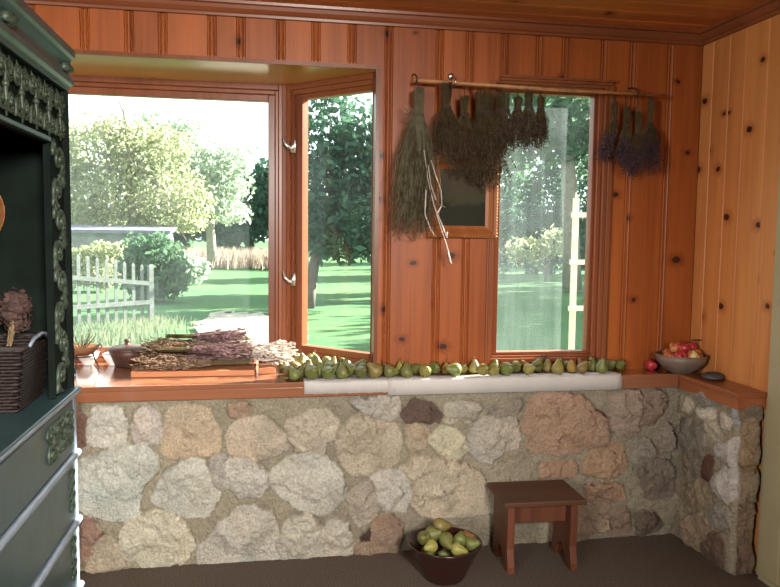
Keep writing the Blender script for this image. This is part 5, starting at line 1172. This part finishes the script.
for kind, bi, u, v, pose, rz, lab, R, dy in FBP:
    p = P(u, v, 'y', fby + dy); a, b = POSE[pose]; rot = (a if pose != 'facing' else (1.9 if 'blossom' in lab else 1.15), b, rz)
    e = Euler(rot).to_matrix(); c = Vector(p) - e @ Vector((0, 0, .85 * R)); low = min((e @ Vector(q)).z for q in PV) * R
    o = put_pear(kind, bi, c.x, c.y, c.z + low, R, rot, lab, gf)
# the lower layer that holds them up
for k, (dx, dy) in enumerate(((-.06, -.03), (.0, -.06), (.06, -.02), (-.03, .05), (.04, .05))):
    put_pear('green', k % 3, fbx + dx, fby + dy, .05, .03, (1.3, .2, k * 1.3), 'half-hidden green pear deep under the others in the floor bowl', gf)

# ------------------------------------------------------------------ things on the bay ledge
M['board'] = pine('board_wood', along='x', light=(0.5, 0.2, 0.09, 1), dark=(0.36, 0.12, 0.05, 1), rough=.5, knots=False)
mb = MB(); mb.prism([(-2.652, .035), (-2.118, .02), (-2.10, .385), (-2.632, .395)], ZL + .0005, ZL + .026, 'z', .3)
o = mb.build('wooden_board', M['board'], bevel=.003); tag(o, 'large flat wooden board under the lavender heap in the bay', 'board')
def lying(name, p0, p1, rad, n, stem_m, head_m, label, group, seed, z, headfrac=.62, headr=.0095, heads=11, droop=0.0):
    R_ = random.Random(seed); p0, p1 = Vector((*p0, z)), Vector((*p1, z)); d = p1 - p0; L = d.length; d.normalize(); sd_ = Vector((-d.y, d.x, 0)); up = Vector((0, 0, 1))
    t = thing(name, label, 'herb bundle', tuple(p0), (0, 0, 0), group); st, hd = MB(), MB()
    for i in range(n):
        a = R_.uniform(0, 2 * PI); q = math.sqrt(R_.random()); cs, sn = math.cos(a) * q, math.sin(a) * q
        l_ = L * R_.uniform(.72, 1.1); yj = R_.gauss(0, .014); off = lambda k: sd_ * cs * rad * k * 1.35 + up * (rad + sn * rad * k * .9 * (.75)) + sd_ * yj * k
        a0, a1, a2 = off(.55) + d * R_.uniform(-.03, .03), d * (L * .3) + off(.5), d * l_ * .65 + off(1.0); a3 = d * l_ + off(1.35) + up * R_.uniform(-.014, .022) + sd_ * R_.uniform(-.03, .03)
        for pp in (a0, a1, a2, a3): pp.z = max(pp.z, .003)
        st.tube([a0, a1, a2, a3], .0014, 3, False)
        for j in range(heads):
            s = 1 - headfrac * R_.random(); c = a1.lerp(a2, (s - .3) / .35) if s < .65 else a2.lerp(a3, (s - .65) / .35)
            hr = headr * R_.uniform(.6, 1.15); dv = (d + Vector((R_.uniform(-.6, .6), R_.uniform(-.6, .6), R_.uniform(-.4, .6)))).normalized() * hr * 1.8; u_ = dv.orthogonal().normalized() * hr * .5; v_ = dv.normalized().cross(u_); c = Vector((c.x, c.y, max(c.z, .006)))
            hd.add([c - dv * .4, c + u_, c + v_, c - u_, c - v_, c + dv], [(0, 2, 1), (0, 3, 2), (0, 4, 3), (0, 1, 4), (5, 1, 2), (5, 2, 3), (5, 3, 4), (5, 4, 1)])
    st.build('stalks', stem_m, t); hd.build('flower_heads', head_m, t)
    tie = MB(); c = d * (L * .3); 
    for k in range(3): tie.tube([c + d * .004 * k + sd_ * math.cos(a) * (rad * .72 + .002) + up * (rad + math.sin(a) * (rad * .45 + .002)) for a in np.linspace(0, 2 * PI, 13)], .0017, 4, False)
    tie.build('string', M['string'], t)
    return t
gz_ = 'dried lavender bundles heaped on the board'; zb_ = ZL + .027
lying('lavender_bundle', (-2.16, .085), (-2.62, .075), .026, 90, M['herb_brown'], M['head_tan'], 'brown stalky bundle along the front edge of the board', gz_, 51, zb_)
lying('lavender_bundle', (-2.60, .16), (-2.14, .15), .030, 110, M['herb_brown'], M['head_mauve'], 'purple-headed bundle behind the front one on the board', gz_, 52, zb_)
lying('lavender_bundle', (-2.13, .26), (-2.60, .24), .032, 100, M['herb_brown'], M['head_tan'], 'brown bundle in the middle of the board under the heap', gz_, 53, zb_)
lying('lavender_bundle', (-2.58, .34), (-2.12, .33), .032, 100, M['herb_brown'], M['head_mauve'], 'bundle at the back of the board nearest the glass', gz_, 54, zb_)
lying('lavender_bundle', (-2.53, .13), (-2.16, .10), .028, 100, M['herb_brown'], M['head_mauve'], 'dark purple bundle resting on top at the front of the heap', gz_, 55, zb_ + .052)
lying('lavender_bundle', (-2.17, .21), (-2.60, .20), .030, 110, M['herb_brown'], M['head_tan'], 'brown bundle on top in the middle of the heap', gz_, 56, zb_ + .055)
lying('lavender_bundle', (-2.55, .31), (-2.15, .29), .030, 100, M['herb_brown'], M['pale_sunlit'], 'bundle on top at the back of the heap with sunlight painted into its pale heads', gz_, 57, zb_ + .058)  # heads paled to carry the sunlight on the heap
lying('lavender_bundle', (-2.50, .22), (-2.18, .20), .024, 90, M['herb_brown'], M['head_mauve'], 'topmost lavender bundle crowning the heap', gz_, 58, zb_ + .105)
mb = MB(); mb.prism([(-2.10, .05), (-2.025, .06), (-2.03, .14), (-2.10, .13)], ZL + .0005, ZL + .03, 'z', .3); tag(mb.build('wooden_block', M['board'], bevel=.003), 'small orange-brown wood block right of the large board', 'block')
lying('dried_flower_bundle', (-2.19, .21), (-1.965, .11), .050, 130, M['herb_brown'], M['pale_sunlit'], 'bright white sunlit dried blooms spilling off the board\'s right end', None, 61, ZL + .032, headfrac=.8, headr=.013, heads=14)
# white bowls, lidded pot, iron stand at the left end of the bay
M['white'] = plain('white_ceramic', (0.82, 0.8, 0.78), 0.35, 0.04, 10)
M['brownpot'] = plain('dark_brown_pot', srgb(72, 48, 40), 0.5, 0.25, 22, .1)
def cup(u, v, y, r, h, lab):
    p = P(u, v, 'y', y); t = thing('white_bowl', lab, 'bowl', (float(p[0]), y, ZL + .0005), (0, 0, 0), 'white bowls in the bay')
    mb = MB(); mb.lathe([(.001, .004), (r * .42, 0), (r * .45, .006), (r * .8, h * .55), (r, h), (r * .95, h), (r * .74, h * .55), (r * .38, .012), (.001, .01)], 26); mb.build('body', M['white'], t, smooth=True)
cup(88, 365, .38, .052, .062, 'left white tapered bowl in the bay beside the cabinet'); cup(113, 363, .36, .048, .058, 'right white tapered bowl beside the lidded brown pot')
t = thing('lidded_pot', 'dark brown lidded pot with a small knob left of the lavender', 'pot', (-2.715, .335, ZL + .0005))
mb = MB(); mb.lathe([(.001, .004), (.05, 0), (.056, .006), (.075, .05), (.088, .078), (.083, .078), (.07, .05), (.05, .012), (.001, .01)], 28); mb.build('body', M['brownpot'], t, smooth=True)
mb = MB(); mb.lathe([(.09, .079), (.092, .084), (.07, .095), (.03, .102), (.012, .104), (.009, .112), (.014, .120), (.012, .128), (.001, .130)], 28); mb.build('lid', M['brownpot'], t, smooth=True)
_sx = float(P(81, 360, 'y', .2)[0]); t = thing('iron_stand', 'black wire stand with scrolls holding a brown dish beside the cabinet', 'stand', (_sx, .2, ZL + .0005))
mb = MB()
for a in (0.4, 2.5, 4.6):
    ca, sa = math.cos(a), math.sin(a); pts_ = [(ca * .07, sa * .07, .004), (ca * .078, sa * .078, .012), (ca * .06, sa * .06, .05), (ca * .052, sa * .052, .085), (ca * .066, sa * .066, .112), (ca * .085, sa * .085, .122), (ca * .092, sa * .092, .108), (ca * .082, sa * .082, .102)]
    l2 = MB(); l2.tube(pts_, .0035, 6); l2.build('leg', M['iron'], t, smooth=True)
mb.tube([(math.cos(a) * .058, math.sin(a) * .058, .075) for a in np.linspace(0, 2 * PI, 25)], .0032, 6, False); mb.build('ring', M['iron'], t, smooth=True)
M['rust'] = plain('brown_earthenware', srgb(120, 78, 50), .6, .25, 20)
mb = MB(); mb.lathe([(.001, .082), (.045, .080), (.062, .092), (.082, .118), (.078, .119), (.058, .096), (.001, .09)], 26)
t2 = mb.build('shallow_dish', M['rust'], smooth=True, loc=(_sx, .2, ZL + .0005)); tag(t2, 'shallow brown dish resting on the black wire stand', 'dish')
mb = MB(); R_ = random.Random(77)
for i in range(12):
    a = R_.uniform(0, 2 * PI); b = R_.uniform(.02, .07)
    mb.tube([(0, 0, .0), (math.cos(a) * b * .4, math.sin(a) * b * .4, R_.uniform(.02, .04)), (math.cos(a) * b, math.sin(a) * b, R_.uniform(.03, .09))], [.0028, .0024, .0016], 4)
tag(mb.build('twigs', M['herb_grey'], loc=(_sx, .2, ZL + .093)), 'dry twigs standing in the shallow brown dish', 'twigs')
